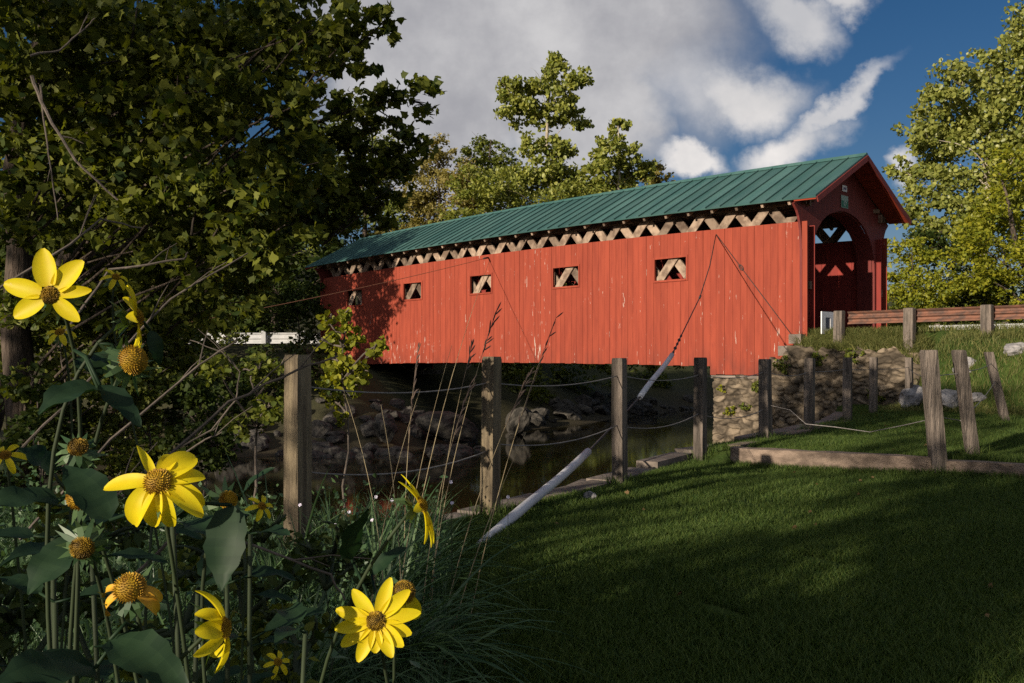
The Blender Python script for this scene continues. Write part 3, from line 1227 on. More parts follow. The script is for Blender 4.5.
p9 = Vector((FENCE[8][0], FENCE[8][1], -.22))
rope(sagrope(on(0, .80), on(1, .80), .0), LF)
rope(sagrope(on(0, .80), p9, .05), LF)
rope(sagrope(on(1, .45), on(2, .55), .05), LF)
rope(sagrope(on(1, .82), on(2, .82), .04), LF)
p5 = Vector((FENCE[4][0], FENCE[4][1], -.66))
slack = [p5, P(790, 410, 13.3), P(806, 424, 13.1), P(835, 427, 12.7), P(870, 432, 12.4), P(905, 425, 11.8), P(940, 417, 11.3), on(1, .38)]
rope(slack, LF)

# landscape timbers
def timber(a, b, z0, z1, w, label):
    a, b = Vector((a[0], a[1], 0)), Vector((b[0], b[1], 0))
    d = (b - a).normalized()
    n = Vector((-d.y, d.x, 0))
    mb = MB()
    N = 10
    vs, fs = [], []
    for i in range(N + 1):
        p = a.lerp(b, i / N)
        for s, z in ((-1, z0), (1, z0), (1, z1), (-1, z1)):
            vs.append(p + n * s * (w / 2 + random.uniform(-.008, .008)) + Vector((0, 0, z + random.uniform(-.008, .008))))
    for i in range(N):
        for k in range(4):
            fs.append((i * 4 + k, i * 4 + (k + 1) % 4, i * 4 + 4 + (k + 1) % 4, i * 4 + 4 + k))
    fs += [(3, 2, 1, 0), (N * 4, N * 4 + 1, N * 4 + 2, N * 4 + 3)]
    mb.add(vs, fs)
    c = (a + b) / 2
    c.z = z0
    o = mb.build('landscape_timber', 'timber', loc=c)
    tag(o, label, 'timber', 'timbers edging the lawn terrace')
    return o


def lerp2(a, b, f):
    return (a[0] + (b[0] - a[0]) * f, a[1] + (b[1] - a[1]) * f)


timber(lerp2(TIM_A, TIM_B, -.0), lerp2(TIM_A, TIM_B, .735), -1.52, -1.165, .19, 'long grey timber edging the lawn, left of the thick leaning post')
timber(lerp2(TIM_A, TIM_B, .74), lerp2(TIM_A, TIM_B, 1.75), -1.52, -1.195, .19, 'dark timber edging the lawn, running on to the right of the leaning posts')
timber((3.05, 12.35), (5.35, 15.75), -1.5, -1.165, .19, 'timber under the rope fence posts nearest the stone abutment')
timber((5.45, 15.9), (6.6, 17.6), -1.5, -1.165, .19, 'short dark timber beside the fence at the foot of the stone wall')

# ------------------------------------------------------------------ guy cables
GC = empty('guy_cable', P(490, 539, 7.1), 'dark guy cable with white plastic guard sleeves running up to the bridge', 'cable')
goff = -Vector(GC.location)
g = [P(488, 540, 7.05), P(588, 452, 10.4), P(640, 397, 13.8), P(672, 355, 17.4), P(682, 334, 18.8), P(700, 297, 22.2), P(710, 265, 24.7), W(2.95, -.06, 3.78)]
mb = MB()
mb.tube([P(472, 553, 6.6)] + g, .014, 6)
mb.build('cable', 'cable', GC, True).location = goff
for a, b, r in ((g[0] - (g[1] - g[0]).normalized() * .25, g[1], .044), (g[2], g[3], .046)):
    mb = MB()
    mb.tube([a.lerp(b, i / 6) + Vector((0, 0, .012 * math.sin(i * 1.1))) for i in range(7)], r, 14)
    mb.build('guard_sleeve', 'plastic', GC, True).location = goff
mb = MB()
dd = (g[4] - g[3]).normalized()
for i in range(5):
    c = g[3] + dd * (.12 + i * .30)
    mb.tube([c, c + dd * .05, c + dd * .16], [.018, .034 if i % 2 else .026, .014], 8)
mb.tube([g[5] - dd * .1, g[5] + dd * .12], .028, 8)
mb.build('turnbuckle', 'cable', GC, True).location = goff

BC = empty('brace_cable', W(2.95, -.06, 3.78), 'dark diagonal brace cable fixed across the right end of the red wall', 'cable')
mb = MB()
a, b = W(2.95, -.05, 3.80), W(.18, -.055, .36)
mb.tube([a, b], .011, 6)
mb.build('cable', 'cable', BC, True).location = -Vector(BC.location)
mb = MB()
c = a.lerp(b, .31)
d = (b - a).normalized()
s = d.cross(Vector((UX, UY, 0)))
ring = [c + d * .10 * math.cos(k * math.pi / 6) + s * .05 * math.sin(k * math.pi / 6) for k in range(13)]
mb.tube(ring, .014, 5)
mb.build('shackle', 'cable', BC, True).location = -Vector(BC.location)

LC = empty('guy_cable', P(60, 352, 18), 'thin sunlit orange guy cable reaching left from the bridge to the shrubs', 'cable')
mb = MB()
a, b = W(13.16, -.05, 3.93), P(60, 346, 18)
mb.tube(sagrope(a, b, .12, 14), .010, 6)
mb.build('cable', 'cable_sunlit', LC, True).location = -Vector(LC.location)
mb = MB()
mb.tube([a, a.lerp(b, .02)], .035, 8)
mb.build('eye_bolt', 'cable', LC, True).location = -Vector(LC.location)


# ------------------------------------------------------------------ guard rails
def wbeam(mb, a, b, z, h=.32, face=1):
    a, b = Vector((a.x, a.y, 0)), Vector((b.x, b.y, 0))
    d = (b - a).normalized()
    n = Vector((-d.y, d.x, 0)) * face
    prof = [(.0, 0), (.025, .04), (.08, .08), (.08, .13), (.02, .17), (.02, .19), (.08, .235), (.08, .28), (.025, .32), (0, .36)]
    L = (b - a).length
    N = max(1, int(L / 2))
    vs, fs = [], []
    k = len(prof)
    for i in range(N + 1):
        p = a + d * (L * i / N)
        for o_, zz in prof:
            vs.append(p + n * o_ + Vector((0, 0, z + zz * h / .36)))
        for o_, zz in prof:
            vs.append(p + n * (o_ - .006) + Vector((0, 0, z + zz * h / .36)))
    for i in range(N):
        for j in range(k - 1):
            s0 = i * 2 * k + j
            s1 = s0 + 2 * k
            fs.append((s0, s0 + 1, s1 + 1, s1))
            fs.append((s0 + k, s1 + k, s1 + k + 1, s0 + k + 1))
    mb.add(vs, fs)


GR = empty('guard_rail', W(-2.86, .0, .6), 'rusty corrugated guard rail on wooden posts along the road embankment', 'guard rail')
off = -Vector(GR.location)
mb = MB()
wbeam(mb, W(-1.1, .10), W(-14, .10), .97, .34, 1)
o = mb.build('rail', 'rust', GR)
o.location = off
for s in (.93, 2.83, 4.68, 6.58, 8.48, 10.4):
    mb = MB()
    post_mesh(mb, W(-s, -.06, .2), W(-s + random.uniform(-.02, .02), -.06, 1.33), .24, .20, (TX, TY, 0))
    o = mb.build('post', 'post_grey', GR)
    o.location = off
    mb = MB()
    mb.bar(W(-s - .10, .045, 1.14), W(-s + .10, .045, 1.14), .09, .34)
    mb.build('spacer_block', 'beam', GR).location = off

GR2 = empty('white_guard_rail', W(-6, 5.0, .6), 'white painted guard rail across the road behind the rusty one', 'guard rail')
off = -Vector(GR2.location)
mb = MB()
mb.bar(W(-1.4, 4.9, .94), W(-14, 4.9, .90), .05, .22)
mb.build('rail', 'galv', GR2).location = off
for s in (1.6, 3.5, 5.4, 7.3, 9.2):
    mb = MB()
    mb.bar(W(-s, 4.98, .3), W(-s, 4.98, 1.1), .12, .12)
    mb.build('post', 'post_grey', GR2).location = off

A, B = P(186, 340, 47), P(345, 338, 46)
GR3 = empty('white_guard_rail', (A.x, A.y, .5), 'white guard rail on the far bank road seen left of the bridge', 'guard rail')
off = -Vector(GR3.location)
mb = MB()
wbeam(mb, A, B, .85, .56, 1)
mb.build('rail', 'galv', GR3).location = off
for i in range(5):
    c = A.lerp(B, .02 + i * .24)
    mb = MB()
    mb.bar((c.x, c.y - .16, .0), (c.x, c.y - .16, 1.5), .22, .16)
    mb.build('post', 'galv', GR3).location = off


# ------------------------------------------------------------------ rocks
def rock_mesh(seed, flat, lvl=3):
    import bmesh
    bm = bmesh.new()
    bmesh.ops.create_icosphere(bm, subdivisions=lvl, radius=1)
    s = Vector((seed * 7.3, seed * 3.1, seed * 1.7))
    # chop with a few planes so that the stone has facets
    rr = random.Random(seed)
    planes = [(Vector((rr.gauss(0, 1), rr.gauss(0, 1), rr.gauss(0, 1))).normalized(), rr.uniform(.55, .85)) for _ in range(9)]
    for v in bm.verts:
        p = v.co.copy()
        for n, d in planes:
            e = p.dot(n) - d
            if e > 0:
                p -= n * e * .9
        p += v.co.normalized() * (mnoise.noise(v.co * 1.6 + s) * .16 + mnoise.noise(v.co * 4.5 + s) * .09 + mnoise.noise(v.co * 11 + s) * .04)
        p.z *= flat
        v.co = p
    me = bpy.data.meshes.new('rock')
    bm.to_mesh(me)
    bm.free()
    return me


ROCKS = [rock_mesh(i + 1, f) for i, f in enumerate((.75, .55, .9, .65, .5, .8, .6, .7))]
ROCKS_PALE = [r.copy() for r in ROCKS]
for r in ROCKS:
    r.materials.append(M['rock'])
for r in ROCKS_PALE:
    r.materials.append(M['rock_pale'])


def rock(loc, sz, label, group=None, pale=False, k=None, rot=None, sq=(1, 1, 1)):
    me = (ROCKS_PALE if pale else ROCKS)[random.randrange(8) if k is None else k]
    o = bpy.data.objects.new('rock', me)
    o.location = loc
    o.scale = (sz * sq[0], sz * sq[1], sz * sq[2])
    o.rotation_euler = (random.uniform(-.3, .3), random.uniform(-.3, .3), random.uniform(0, 6.3)) if rot is None else rot
    COL.objects.link(o)
    tag(o, label, 'rock', group)
    return o


def far_rock(px, py, d, szpx, label, **kw):
    p = P(px, py, d)
    return rock(p, szpx / F * d, label, **kw)


far_rock(448, 425, 33.5, 27, 'large pale grey boulder on the far bank behind the grass stalks', pale=False, k=0, rot=(.1, .2, .4), sq=(1.2, .8, .7), group='riprap rocks on the far bank')
far_rock(518, 421, 38.5, 15, 'upright pointed boulder at the water edge right of a tall post', k=2, rot=(.2, .5, .1), sq=(.8, .8, 1.2), group='riprap rocks on the far bank')
far_rock(386, 430, 31.8, 15, 'grey upright boulder left of the large pale boulder', k=5, rot=(.1, .9, .4), group='riprap rocks on the far bank')
RLAB = 'dark riprap rock piled along the far bank below the bridge'
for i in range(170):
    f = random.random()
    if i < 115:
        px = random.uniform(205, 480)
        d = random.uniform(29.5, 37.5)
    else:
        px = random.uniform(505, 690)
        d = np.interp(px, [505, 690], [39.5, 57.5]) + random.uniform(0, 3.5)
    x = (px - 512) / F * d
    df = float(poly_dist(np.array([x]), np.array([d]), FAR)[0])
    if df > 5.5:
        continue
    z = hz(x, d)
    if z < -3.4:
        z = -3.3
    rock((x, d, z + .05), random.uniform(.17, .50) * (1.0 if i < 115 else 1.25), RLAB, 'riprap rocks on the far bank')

# pale stones on the right bank
for px, py, d, s, lab, k in ((912, 398, 19.5, 18, 'pale rounded stone at the foot of the slope left of the thick leaning post', 0),
                             (947, 401, 19.0, 20, 'large pale stone low between the two leaning posts', 1),
                             (975, 397, 19.8, 12, 'pale stone beside the thin far leaning post', 4),
                             (962, 371, 22.5, 9, 'small pale stone halfway up the grassy slope', 3),
                             (968, 362, 22.8, 8, 'uppermost pale stone of the grassy slope behind the leaning posts', 5),
                             (1014, 350, 22.0, 13, 'flat pale stone high on the slope at the right edge', 6)):
    d = 13.0
    while P(px, py, d).z > hz(P(px, py, d).x, P(px, py, d).y) + .06 and d < 26:
        d += .05
    p = P(px, py, d)
    rock(p, s / F * d, lab, 'pale stones on the embankment', True, k)
p = P(590, 497, 9.0)
rock((p.x, p.y, hz(p.x, p.y) + .03), .075, 'small round pale stone on the grass by the guy cable', pale=True, k=0, sq=(1, 1, 1.1))

# ------------------------------------------------------------------ grass
def blades(n_pts, xy, h, w, lean=.5, name='grass', mat='grass', base_fn=None, wind=(0, 0)):
    n = len(xy)
    z = height(xy[:, 0], xy[:, 1]) if base_fn is None else base_fn(xy)
    a = rng.uniform(0, 2 * np.pi, n)
    ca, sa = np.cos(a), np.sin(a)
    hh = h * rng.uniform(.5, 1.3, n)
    ww = w * rng.uniform(.6, 1.3, n)
    la = rng.uniform(0, 2 * np.pi, n)
    ll = hh * lean * rng.uniform(.1, 1.3, n)
    B = np.stack([xy[:, 0], xy[:, 1], z - .01], -1)
    s = np.stack([ca * ww / 2, sa * ww / 2, np.zeros(n)], -1)
    lv = np.stack([np.cos(la) * ll + wind[0] * hh, np.sin(la) * ll + wind[1] * hh, np.zeros(n)], -1)
    mid = B + lv * .35 + np.stack([np.zeros(n), np.zeros(n), hh * .6], -1)
    tip = B + lv + np.stack([np.zeros(n), np.zeros(n), hh], -1)
    V = np.stack([B - s, B + s, mid + s * .8, mid - s * .8, tip], 1).reshape(-1, 3)
    i = np.arange(n)[:, None] * 5
    Fc = np.concatenate([i + np.array([[0, 1, 2]]), i + np.array([[0, 2, 3]]), i + np.array([[3, 2, 4]])], 1).reshape(-1, 3)
    r = np.repeat(np.clip(rng.normal(.45, .28, n), 0, 1), 3)
    return V, Fc, r


def scatter(n, x0, x1, y0, y1, keep):
    xy = np.stack([rng.uniform(x0, x1, n), rng.uniform(y0, y1, n)], -1)
    return xy[keep(xy[:, 0], xy[:, 1])]


NEARPOLY = NEAR + [(140, -80), (-60, -80)]


def on_lawn(x, y):
    k = inside(x, y, NEARPOLY) & (poly_dist(x, y, NEAR) > .12)
    dx, dy = TIM_B[0] - TIM_A[0], TIM_B[1] - TIM_A[1]
    side = ((x - TIM_A[0]) * -dy + (y - TIM_A[1]) * dx) / math.hypot(dx, dy)
    k &= ~((np.abs(side) < .12) & (x > 2.8))
    u = (x - CX) * UX + (y - CY) * UY
    k &= (x < .62 * y + .6) & (x > -.62 * y - .4) & ((u < -.7))
    patch = np.sin(x * 3.1 + 1) * np.sin(y * 2.7) + .6 * np.sin(x * 7.3 + y * 5.1) > -1.42
    return k & patch


parts = []
xy = scatter(330000, -1.2, 5.5, 3.9, 7.5, lambda x, y: on_lawn(x, y) & (x > -.4 - .12 * (y - 4)))
parts.append(blades(0, xy, .064, .0075, .8))
xy = scatter(300000, -.8, 8.5, 7.5, 14, lambda x, y: on_lawn(x, y))
parts.append(blades(0, xy, .062, .007, .7))
xy = scatter(160000, 3.5, 13.5, 12, 23.5, lambda x, y: on_lawn(x, y))
parts.append(blades(0, xy, .075, .010, .7))
# longer rough along the edges and timber
tufts = rng.uniform(0, 1, (1200, 2))
e0 = np.array(TIM_A)
e1 = np.array(TIM_B)
xy = e0 + (e1 - e0) * rng.uniform(0, 1.6, (9000, 1)) + rng.normal(0, .05, (9000, 2)) + np.array((-.06, -.13))
parts.append(blades(0, xy, .10, .006, .6))


def join_parts(parts):
    V, Fc, r, o = [], [], [], 0
    for v, f, q in parts:
        V.append(v)
        Fc.append(f + o)
        r.append(q)
        o += len(v)
    return np.vstack(V), np.vstack(Fc), np.concatenate(r)


for (x, y) in FENCE + [(q[0].x, q[0].y) for q in lean]:
    xy = np.stack([rng.normal(x, .10, 170), rng.normal(y, .10, 170)], -1)
    xy = xy[inside(xy[:, 0], xy[:, 1], NEARPOLY)]
    parts.append(blades(0, xy, .15, .007, .7))
V, Fc, r = join_parts(parts)
tag(array_mesh('lawn_grass', V, Fc, r, 'grass'), 'short mown dark green lawn grass on the near bank', 'grass', kind='stuff')

# dry tall grass of the embankment and over the wing wall
parts = []


def emb_keep(x, y):
    u = (x - CX) * UX + (y - CY) * UY
    t = (x - CX) * TX + (y - CY) * TY
    return (u > -2.3) & (u < .5) & (t < .2) & (t > -14) & ~((t > -3.0) & (u < -.1))


def emb_z(xy):
    return np.maximum(height(xy[:, 0], xy[:, 1]), -5)


xy = scatter(150000, 7, 19, 12, 27, emb_keep)
parts.append(blades(0, xy, .17, .014, .9))
n = 11000                                         # grass spilling over the top of the wing wall
tt = rng.uniform(-3.3, .25, n)
uu = rng.uniform(-.30, .42, n)
xy = np.stack([CX + TX * tt + UX * uu, CY + TY * tt + UY * uu], -1)
parts.append(blades(0, xy, .26, .014, 1.3, base_fn=lambda q: np.array([wall_top(a) for a in tt]) - .02 + np.clip((.62 - np.array([wall_top(a) for a in tt])) / .5 * np.clip(uu + .22, 0, .5), 0, .5)))
V, Fc, r = join_parts(parts)
tag(array_mesh('verge_grass', V, Fc, r, 'grass_dry'), 'rough pale grass covering the road embankment', 'grass', kind='stuff')

# ------------------------------------------------------------------ trees
# the maple on the near bank, left
mpl = [(15, 25, 62, 7.6), (85, 15, 66, 8.2), (160, 25, 66, 7.8), (232, 18, 60, 8.0), (300, 22, 44, 7.6), (350, 18, 36, 7.4), (384, 22, 20, 7.3),
       (345, 62, 30, 7.4), (310, 100, 22, 7.3), (60, 95, 60, 8.4), (135, 95, 62, 8.0), (205, 90, 58, 7.6), (262, 118, 42, 7.5), (300, 165, 42, 7.6),
       (95, 175, 58, 8.2), (170, 180, 62, 7.8), (238, 195, 52, 7.4), (285, 225, 40, 7.5), (140, 250, 50, 7.9), (205, 262, 42, 7.6), (255, 255, 34, 7.7),
       (20, 150, 46, 8.2), (40, 230, 40, 8.2), (8, 90, 40, 8.0), (60, 300, 36, 8.0), (30, 385, 26, 8.1), (100, 310, 36, 8.1), (165, 315, 32, 8.0), (205, 310, 26, 7.9),
       (60, 50, 70, 9.6), (170, 60, 70, 9.8), (260, 50, 55, 9.6), (110, 140, 66, 9.8), (215, 150, 62, 9.6), (60, 200, 60, 9.6), (270, 200, 46, 9.4), (180, 230, 56, 9.6), (20, 90, 50, 9.4), (320, 50, 36, 9.2)]
tb = P(22, 520, 8.5)
tb.z = -1.5
make_tree('maple_tree', 'dark maple tree with rough bark at the left edge, leaves hanging over the scene', 'tree', tb, pb(mpl, 7.8), .088, 'lf_maple',
          trunk_r=.17, trunk_pts=[tb, P(24, 430, 8.5), P(16, 330, 8.52), P(20, 250, 8.55), P(14, 170, 8.5), P(26, 100, 8.5), P(45, 20, 8.6), P(60, -40, 8.6), P(95, -120, 8.7)],
          cover=1.25, tmpl='maple', up=.35, droop=.5, lk=.13)
mp2 = [(352, 120, 34, 11.5), (385, 108, 30, 11.3), (420, 100, 24, 11), (330, 165, 38, 11.6), (372, 165, 36, 11.4), (410, 150, 28, 11.2),
       (345, 212, 36, 11.6), (385, 205, 28, 11.4), (310, 215, 34, 11.8), (300, 150, 30, 12)]
tb = P(285, 480, 12)
tb = Vector((-5.6, 11.2, -1.7))
make_tree('maple_tree', 'leaning maple with dark leaves overhanging the far end of the green roof', 'tree', tb, pb(mp2, 11.5), .105, 'lf_maple',
          trunk_r=.12, trunk_pts=[tb, (-5.5, 11.2, -.6), (-5.2, 11.3, .6), (-4.6, 11.4, 1.6), (-3.8, 11.5, 2.3), (-2.9, 11.5, 2.9), (-1.8, 11.3, 3.2)],
          cover=1.3, tmpl='maple', up=.35, droop=.4)

for i, (tb, lst, lab) in enumerate((
        ((-6.6, 10.6, -1.6), [(40, 20, 60), (120, 10, 60), (200, 20, 56), (262, 30, 40), (60, 110, 60), (150, 100, 60), (228, 110, 46), (90, 190, 60), (180, 185, 56), (240, 200, 40), (20, 70, 50), (285, 90, 26), (300, 150, 34), (290, 210, 36)], 'dark leafy tree close behind the maple crown at upper left'),
        ((-6.3, 11.2, -1.6), [(20, 180, 60), (60, 260, 56), (140, 270, 56), (215, 265, 46), (265, 255, 34), (20, 330, 56), (110, 330, 46), (180, 310, 40), (255, 300, 26)], 'lower dark leafy tree behind the undergrowth at left'))):
    make_tree('deciduous_tree', lab, 'tree', tb, pb(lst, 10.9 + i * .4, .45), .13, 'lf_dark' if i == 0 else 'lf_maple', trunk_r=.2, cover=1.35, lk=.2,
              group='dark trees on the near bank', droop=.3, up=.2)
# behind the bridge
BGG = 'trees beyond the bridge'
make_tree('poplar_tree', 'tall airy poplar rising highest above the bridge roof', 'tree', (2.0, 53, 1), pb(
    [(508, 92, 17), (522, 112, 20), (540, 80, 17), (560, 66, 15), (577, 78, 15), (566, 98, 18), (545, 118, 18), (575, 118, 16), (530, 145, 15), (560, 150, 16),
     (540, 175, 24), (570, 185, 24), (515, 185, 22)], 53, 1.2), .23, 'lf_poplar', 'bark_pale', .28, top=P(552, 70, 53), cover=2.4, up=.0, tmpl='round', group=BGG)
make_tree('poplar_tree', 'slimmer poplar with thin pointed top right of the tallest poplar', 'tree', (5.6, 51, 1), pb(
    [(618, 130, 13), (608, 148, 17), (630, 152, 13), (600, 172, 20), (625, 178, 20), (645, 172, 13), (590, 192, 20)], 51, 1.0), .23, 'lf_poplar', 'bark_pale', .22,
    top=P(618, 126, 51), cover=2.4, up=.0, tmpl='round', group=BGG)
make_tree('deciduous_tree', 'low pale tree top just above the roof, rightmost behind the bridge', 'tree', (8.4, 56, 1), pb(
    [(655, 174, 14), (640, 188, 16), (665, 184, 12), (622, 196, 18)], 56, 1), .23, 'lf_gold', 'bark_pale', .18, cover=1.5, tmpl='round', group=BGG)
make_tree('deciduous_tree', 'golden brown tree directly left of the poplars behind the roof', 'tree', (-3.6, 56, 1), pb(
    [(440, 150, 18), (430, 172, 22), (455, 178, 24), (470, 190, 24), (435, 200, 24), (462, 210, 22), (418, 195, 22), (420, 226, 20), (396, 236, 20), (442, 232, 18)], 56, 1.2), .23, 'lf_gold', 'bark', .25, cover=2.2, group=BGG)
make_tree('deciduous_tree', 'mid green bushy tree with stepped top between the golden tree and the tallest poplar', 'tree', (-1.8, 60, 1), pb(
    [(478, 142, 12), (490, 150, 13), (470, 160, 16), (495, 168, 20), (485, 190, 24), (515, 200, 24), (505, 160, 14)], 60, 1.2), .25, 'lf_mid', 'bark', .25, cover=2.2, group=BGG)
make_tree('deciduous_tree', 'dense green tree low behind the middle of the roof', 'tree', (1.0, 50, 1), pb(
    [(520, 205, 26), (555, 205, 24), (590, 205, 22), (490, 215, 26), (455, 225, 24), (540, 225, 22), (480, 262, 30), (530, 262, 30), (580, 262, 30), (470, 310, 32), (525, 310, 32), (580, 310, 32), (625, 280, 28), (630, 325, 28)] + [(x, 352 + 6 * (i % 2), 19) for i, x in enumerate(range(455, 735, 22))] + [(470, 186, 22), (500, 190, 22), (600, 200, 22), (640, 196, 16), (560, 200, 24)], 50, 1.2), .23, 'lf_poplar', 'bark', .22, cover=2.2, group=BGG)
make_tree('deciduous_tree', 'green tree rising behind the dark maple leaves at the far bridge end', 'tree', (-9.5, 58, 2), pb(
    [(355, 125, 26), (335, 150, 30), (375, 155, 28), (395, 185, 28), (360, 190, 30), (325, 195, 30), (405, 215, 24), (375, 225, 26), (345, 235, 28)], 58, 1.5), .27, 'lf_mid', 'bark', .28, cover=2.2, group=BGG)
LFG = 'dark trees on the far left bank'
lab = ['dark tree behind the maple crown, nearest the left end of the bridge', 'dark tree far behind the maple, second in from the left end of the bridge',
       'dark tree beyond the far road, third in from the left end of the bridge', 'dark tree behind the maple trunk at the left edge']
for i, (px, d, hs) in enumerate(((275, 50, 0), (190, 52, 1), (105, 50, 0), (20, 48, 1))):
    bl = []
    for k in range(13):
        f = k / 12
        bl.append((px + random.uniform(-52, 52), 195 + 130 * f + random.uniform(-12, 12), random.uniform(34, 48)))
    b = P(px, 350, d)
    make_tree('deciduous_tree', lab[i], 'tree', (b.x, b.y, .5), pb(bl, d, 2), .40, 'lf_dark', 'bark', .3, cover=1.35, group=LFG)
# the tree just off the far bridge end that shades its left part
for (x, y, lab) in ((-15.2, 37.4, 'dark tree behind the undergrowth, nearest the far road'), (-14, 31.4, 'dark tree on the far bank shading the left end of the red wall'), (-14.5, 35.6, 'dark tree behind the undergrowth nearer the far road')):
    make_tree('deciduous_tree', lab, 'tree', (x, y, hz(x, y) - .1), [
        ((x + random.uniform(-1.1, 1.1), y + random.uniform(-1.0, 1.0), z + random.uniform(-.4, .4)), random.uniform(1.1, 1.6)) for z in (2.0, 2.8, 3.6, 4.4, 5.2, 6, 6.8, 7.6, 8.4, 3, 5, 7)],
        .24, 'lf_dark', 'bark', .2, cover=1.6, group=LFG)
# right side, across the road
RG = 'trees across the road'
make_tree('cottonwood_tree', 'big pale cottonwood with rustling silvery leaves right of the bridge portal', 'tree', (24, 46, .8), pb(
    [(958, 82, 26), (985, 70, 24), (1010, 55, 24), (935, 108, 24), (965, 118, 34), (1000, 108, 36), (1032, 90, 40), (912, 138, 20), (938, 150, 30), (975, 160, 36), (1015, 155, 40),
     (903, 170, 17), (928, 190, 28), (958, 205, 34), (1000, 205, 38), (920, 222, 26), (1040, 190, 40), (1030, 30, 30), (1040, 140, 36), (945, 240, 30)], 46, 1.6), .215, 'lf_silver', 'bark_pale', .35,
    top=P(990, 70, 46), cover=1.5, up=.1, tmpl='round', group=RG)
make_tree('deciduous_tree', 'bright green tree at the right edge in front of the cottonwood', 'tree', (25, 42, .8), pb(
    [(1010, 175, 30), (990, 215, 30), (1020, 225, 34), (970, 245, 28), (1000, 262, 34), (1035, 260, 34), (960, 275, 26), (985, 292, 30), (1020, 295, 34)], 42, 1.2), .21, 'lf_bright', 'bark', .25, cover=1.7, group=RG)
make_tree('shrub', 'yellow green shrub beside the portal behind the guard rail', 'shrub', (18.5, 41.5, .7), pb(
    [(905, 250, 20), (920, 268, 24), (900, 278, 16), (938, 285, 24), (910, 298, 20), (930, 305, 18), (895, 300, 12), (905, 318, 18), (930, 322, 20), (885, 322, 12)], 41.5, .8), .19, 'lf_bright', 'bark', .08, cover=1.7, up=.4, part='foliage')
make_tree('shrub', 'dark green shrub under the cottonwood behind the guard rail', 'shrub', (21.5, 44, .7), pb(
    [(950, 262, 30), (975, 280, 30), (958, 298, 28), (1000, 300, 26), (930, 245, 24), (1030, 305, 26), (960, 322, 24), (1000, 325, 24)], 44, .8), .22, 'lf_dark', 'bark', .08, cover=1.6, part='foliage')
# overhanging spray at the top right corner
make_tree('maple_tree', 'dark leafy branch reaching in at the top right corner', 'tree', (15.5, 15, -.2), [((9.6 + i * .55, 16, 6.45 + .12 * i), .26 + .05 * i) for i in range(8)] + [((13.4, 15.6, 7.6), 1.0), ((14.6, 15, 8.2), 1.3)],
          .13, 'lf_dark', 'bark', .2, top=(15.2, 15, 8.4), cover=1.0, tmpl='maple')

# greenery on the far bank seen below the bridge and left of it
BK = 'bushes on the far bank'
for i, (px, py, r, d, lm, lb) in enumerate((
        (525, 388, 22, 47, 'lf_mid', 'dark bush on the far bank below the bridge, just right of the second tall post'),
        (565, 383, 22, 53, 'lf_mid', 'green bush on the far bank below the bridge, left of the third post'),
        (600, 388, 20, 58, 'lf_mid', 'dark bush on the far bank directly behind the third post'),
        (645, 382, 20, 63, 'lf_mid', 'green bush on the far bank behind the upper white sleeve'),
        (685, 385, 20, 68, 'lf_mid', 'green bush on the far bank behind the fourth post'),
        (720, 385, 24, 74, 'lf_mid', 'green bush on the far bank beside the stone abutment'),
        (505, 372, 24, 52, 'lf_bright', 'green bush behind the second tall post, high on the far bank'),
        (545, 372, 22, 57, 'lf_bright', 'green bush right of the second tall post, just under the bridge floor'),
        (585, 372, 22, 62, 'lf_bright', 'green bush just under the bridge floor left of the third post'),
        (625, 372, 22, 66, 'lf_bright', 'green bush just under the bridge floor right of the third post'),
        (665, 372, 22, 71, 'lf_bright', 'green bush just under the bridge floor left of the fourth post'),
        (240, 366, 26, 38.5, 'lf_dark', 'dark bush directly below the far white guard rail'),
        (195, 376, 30, 36, 'lf_dark', 'dark bush low left of the far white guard rail'),
        (302, 366, 26, 38.5, 'lf_dark', 'dark bush behind the sapling leaves'),
        (345, 386, 18, 38, 'lf_mid', 'low bush at the foot of the far abutment'),
        (150, 415, 30, 31, 'lf_dark', 'dark bush overhanging the water far left'),
        (265, 380, 30, 34, 'lf_dark', 'dark bush above the rocks left of the first tall post'),
        (225, 392, 32, 33, 'lf_dark', 'dark bush above the rocks further left of the first tall post'),
        (318, 385, 26, 36, 'lf_dark', 'dark bush above the rocks directly behind the first tall post'),
        (300, 300, 38, 44, 'lf_dark', 'dark bush against the left end of the red wall'),
        (245, 300, 36, 52, 'lf_mid', 'bush standing behind the white guard rail'),
        (170, 372, 44, 34, 'lf_dark', 'dark bush on the far bank behind the undergrowth'),
        (270, 352, 34, 41, 'lf_mid', 'sparse bush just before the far white guard rail'),
        (215, 350, 26, 41.5, 'lf_mid', 'sparse bush before the left end of the far white guard rail'))):
    b = P(px, py, d)
    z0 = hz(b.x, b.y)
    make_tree('bush', lb, 'bush', (b.x, b.y, z0 - .1), pb([(px + random.uniform(-1, 1) * r, py + random.uniform(-.6, .9) * r, r * random.uniform(.5, .8)) for _ in range(6)], d, 1), .22 if d < 45 else .3, lm,
              'bark', .05, cover=.5 if lb.startswith('sparse') else 1.5, group=BK, part='foliage')
# forest over the hill, too far to tell trees apart
C = []
for i in range(90):
    x = random.uniform(-110, 150)
    y = random.uniform(88, 150)
    if abs(x) > 1.1 * y:
        continue
    z = hz(x, y) + random.uniform(1, 7)
    C.append(blob_points((x, y, z), random.uniform(4, 6), .9, 1.0))
V, Fc, rn = leaves_arrays(np.vstack(C), .9, T_LEAF, F_LEAF, .4)
tag(array_mesh('forest', V, Fc, rn, 'lf_mid'), 'distant wood on the hill behind the bridge', 'forest', kind='stuff')

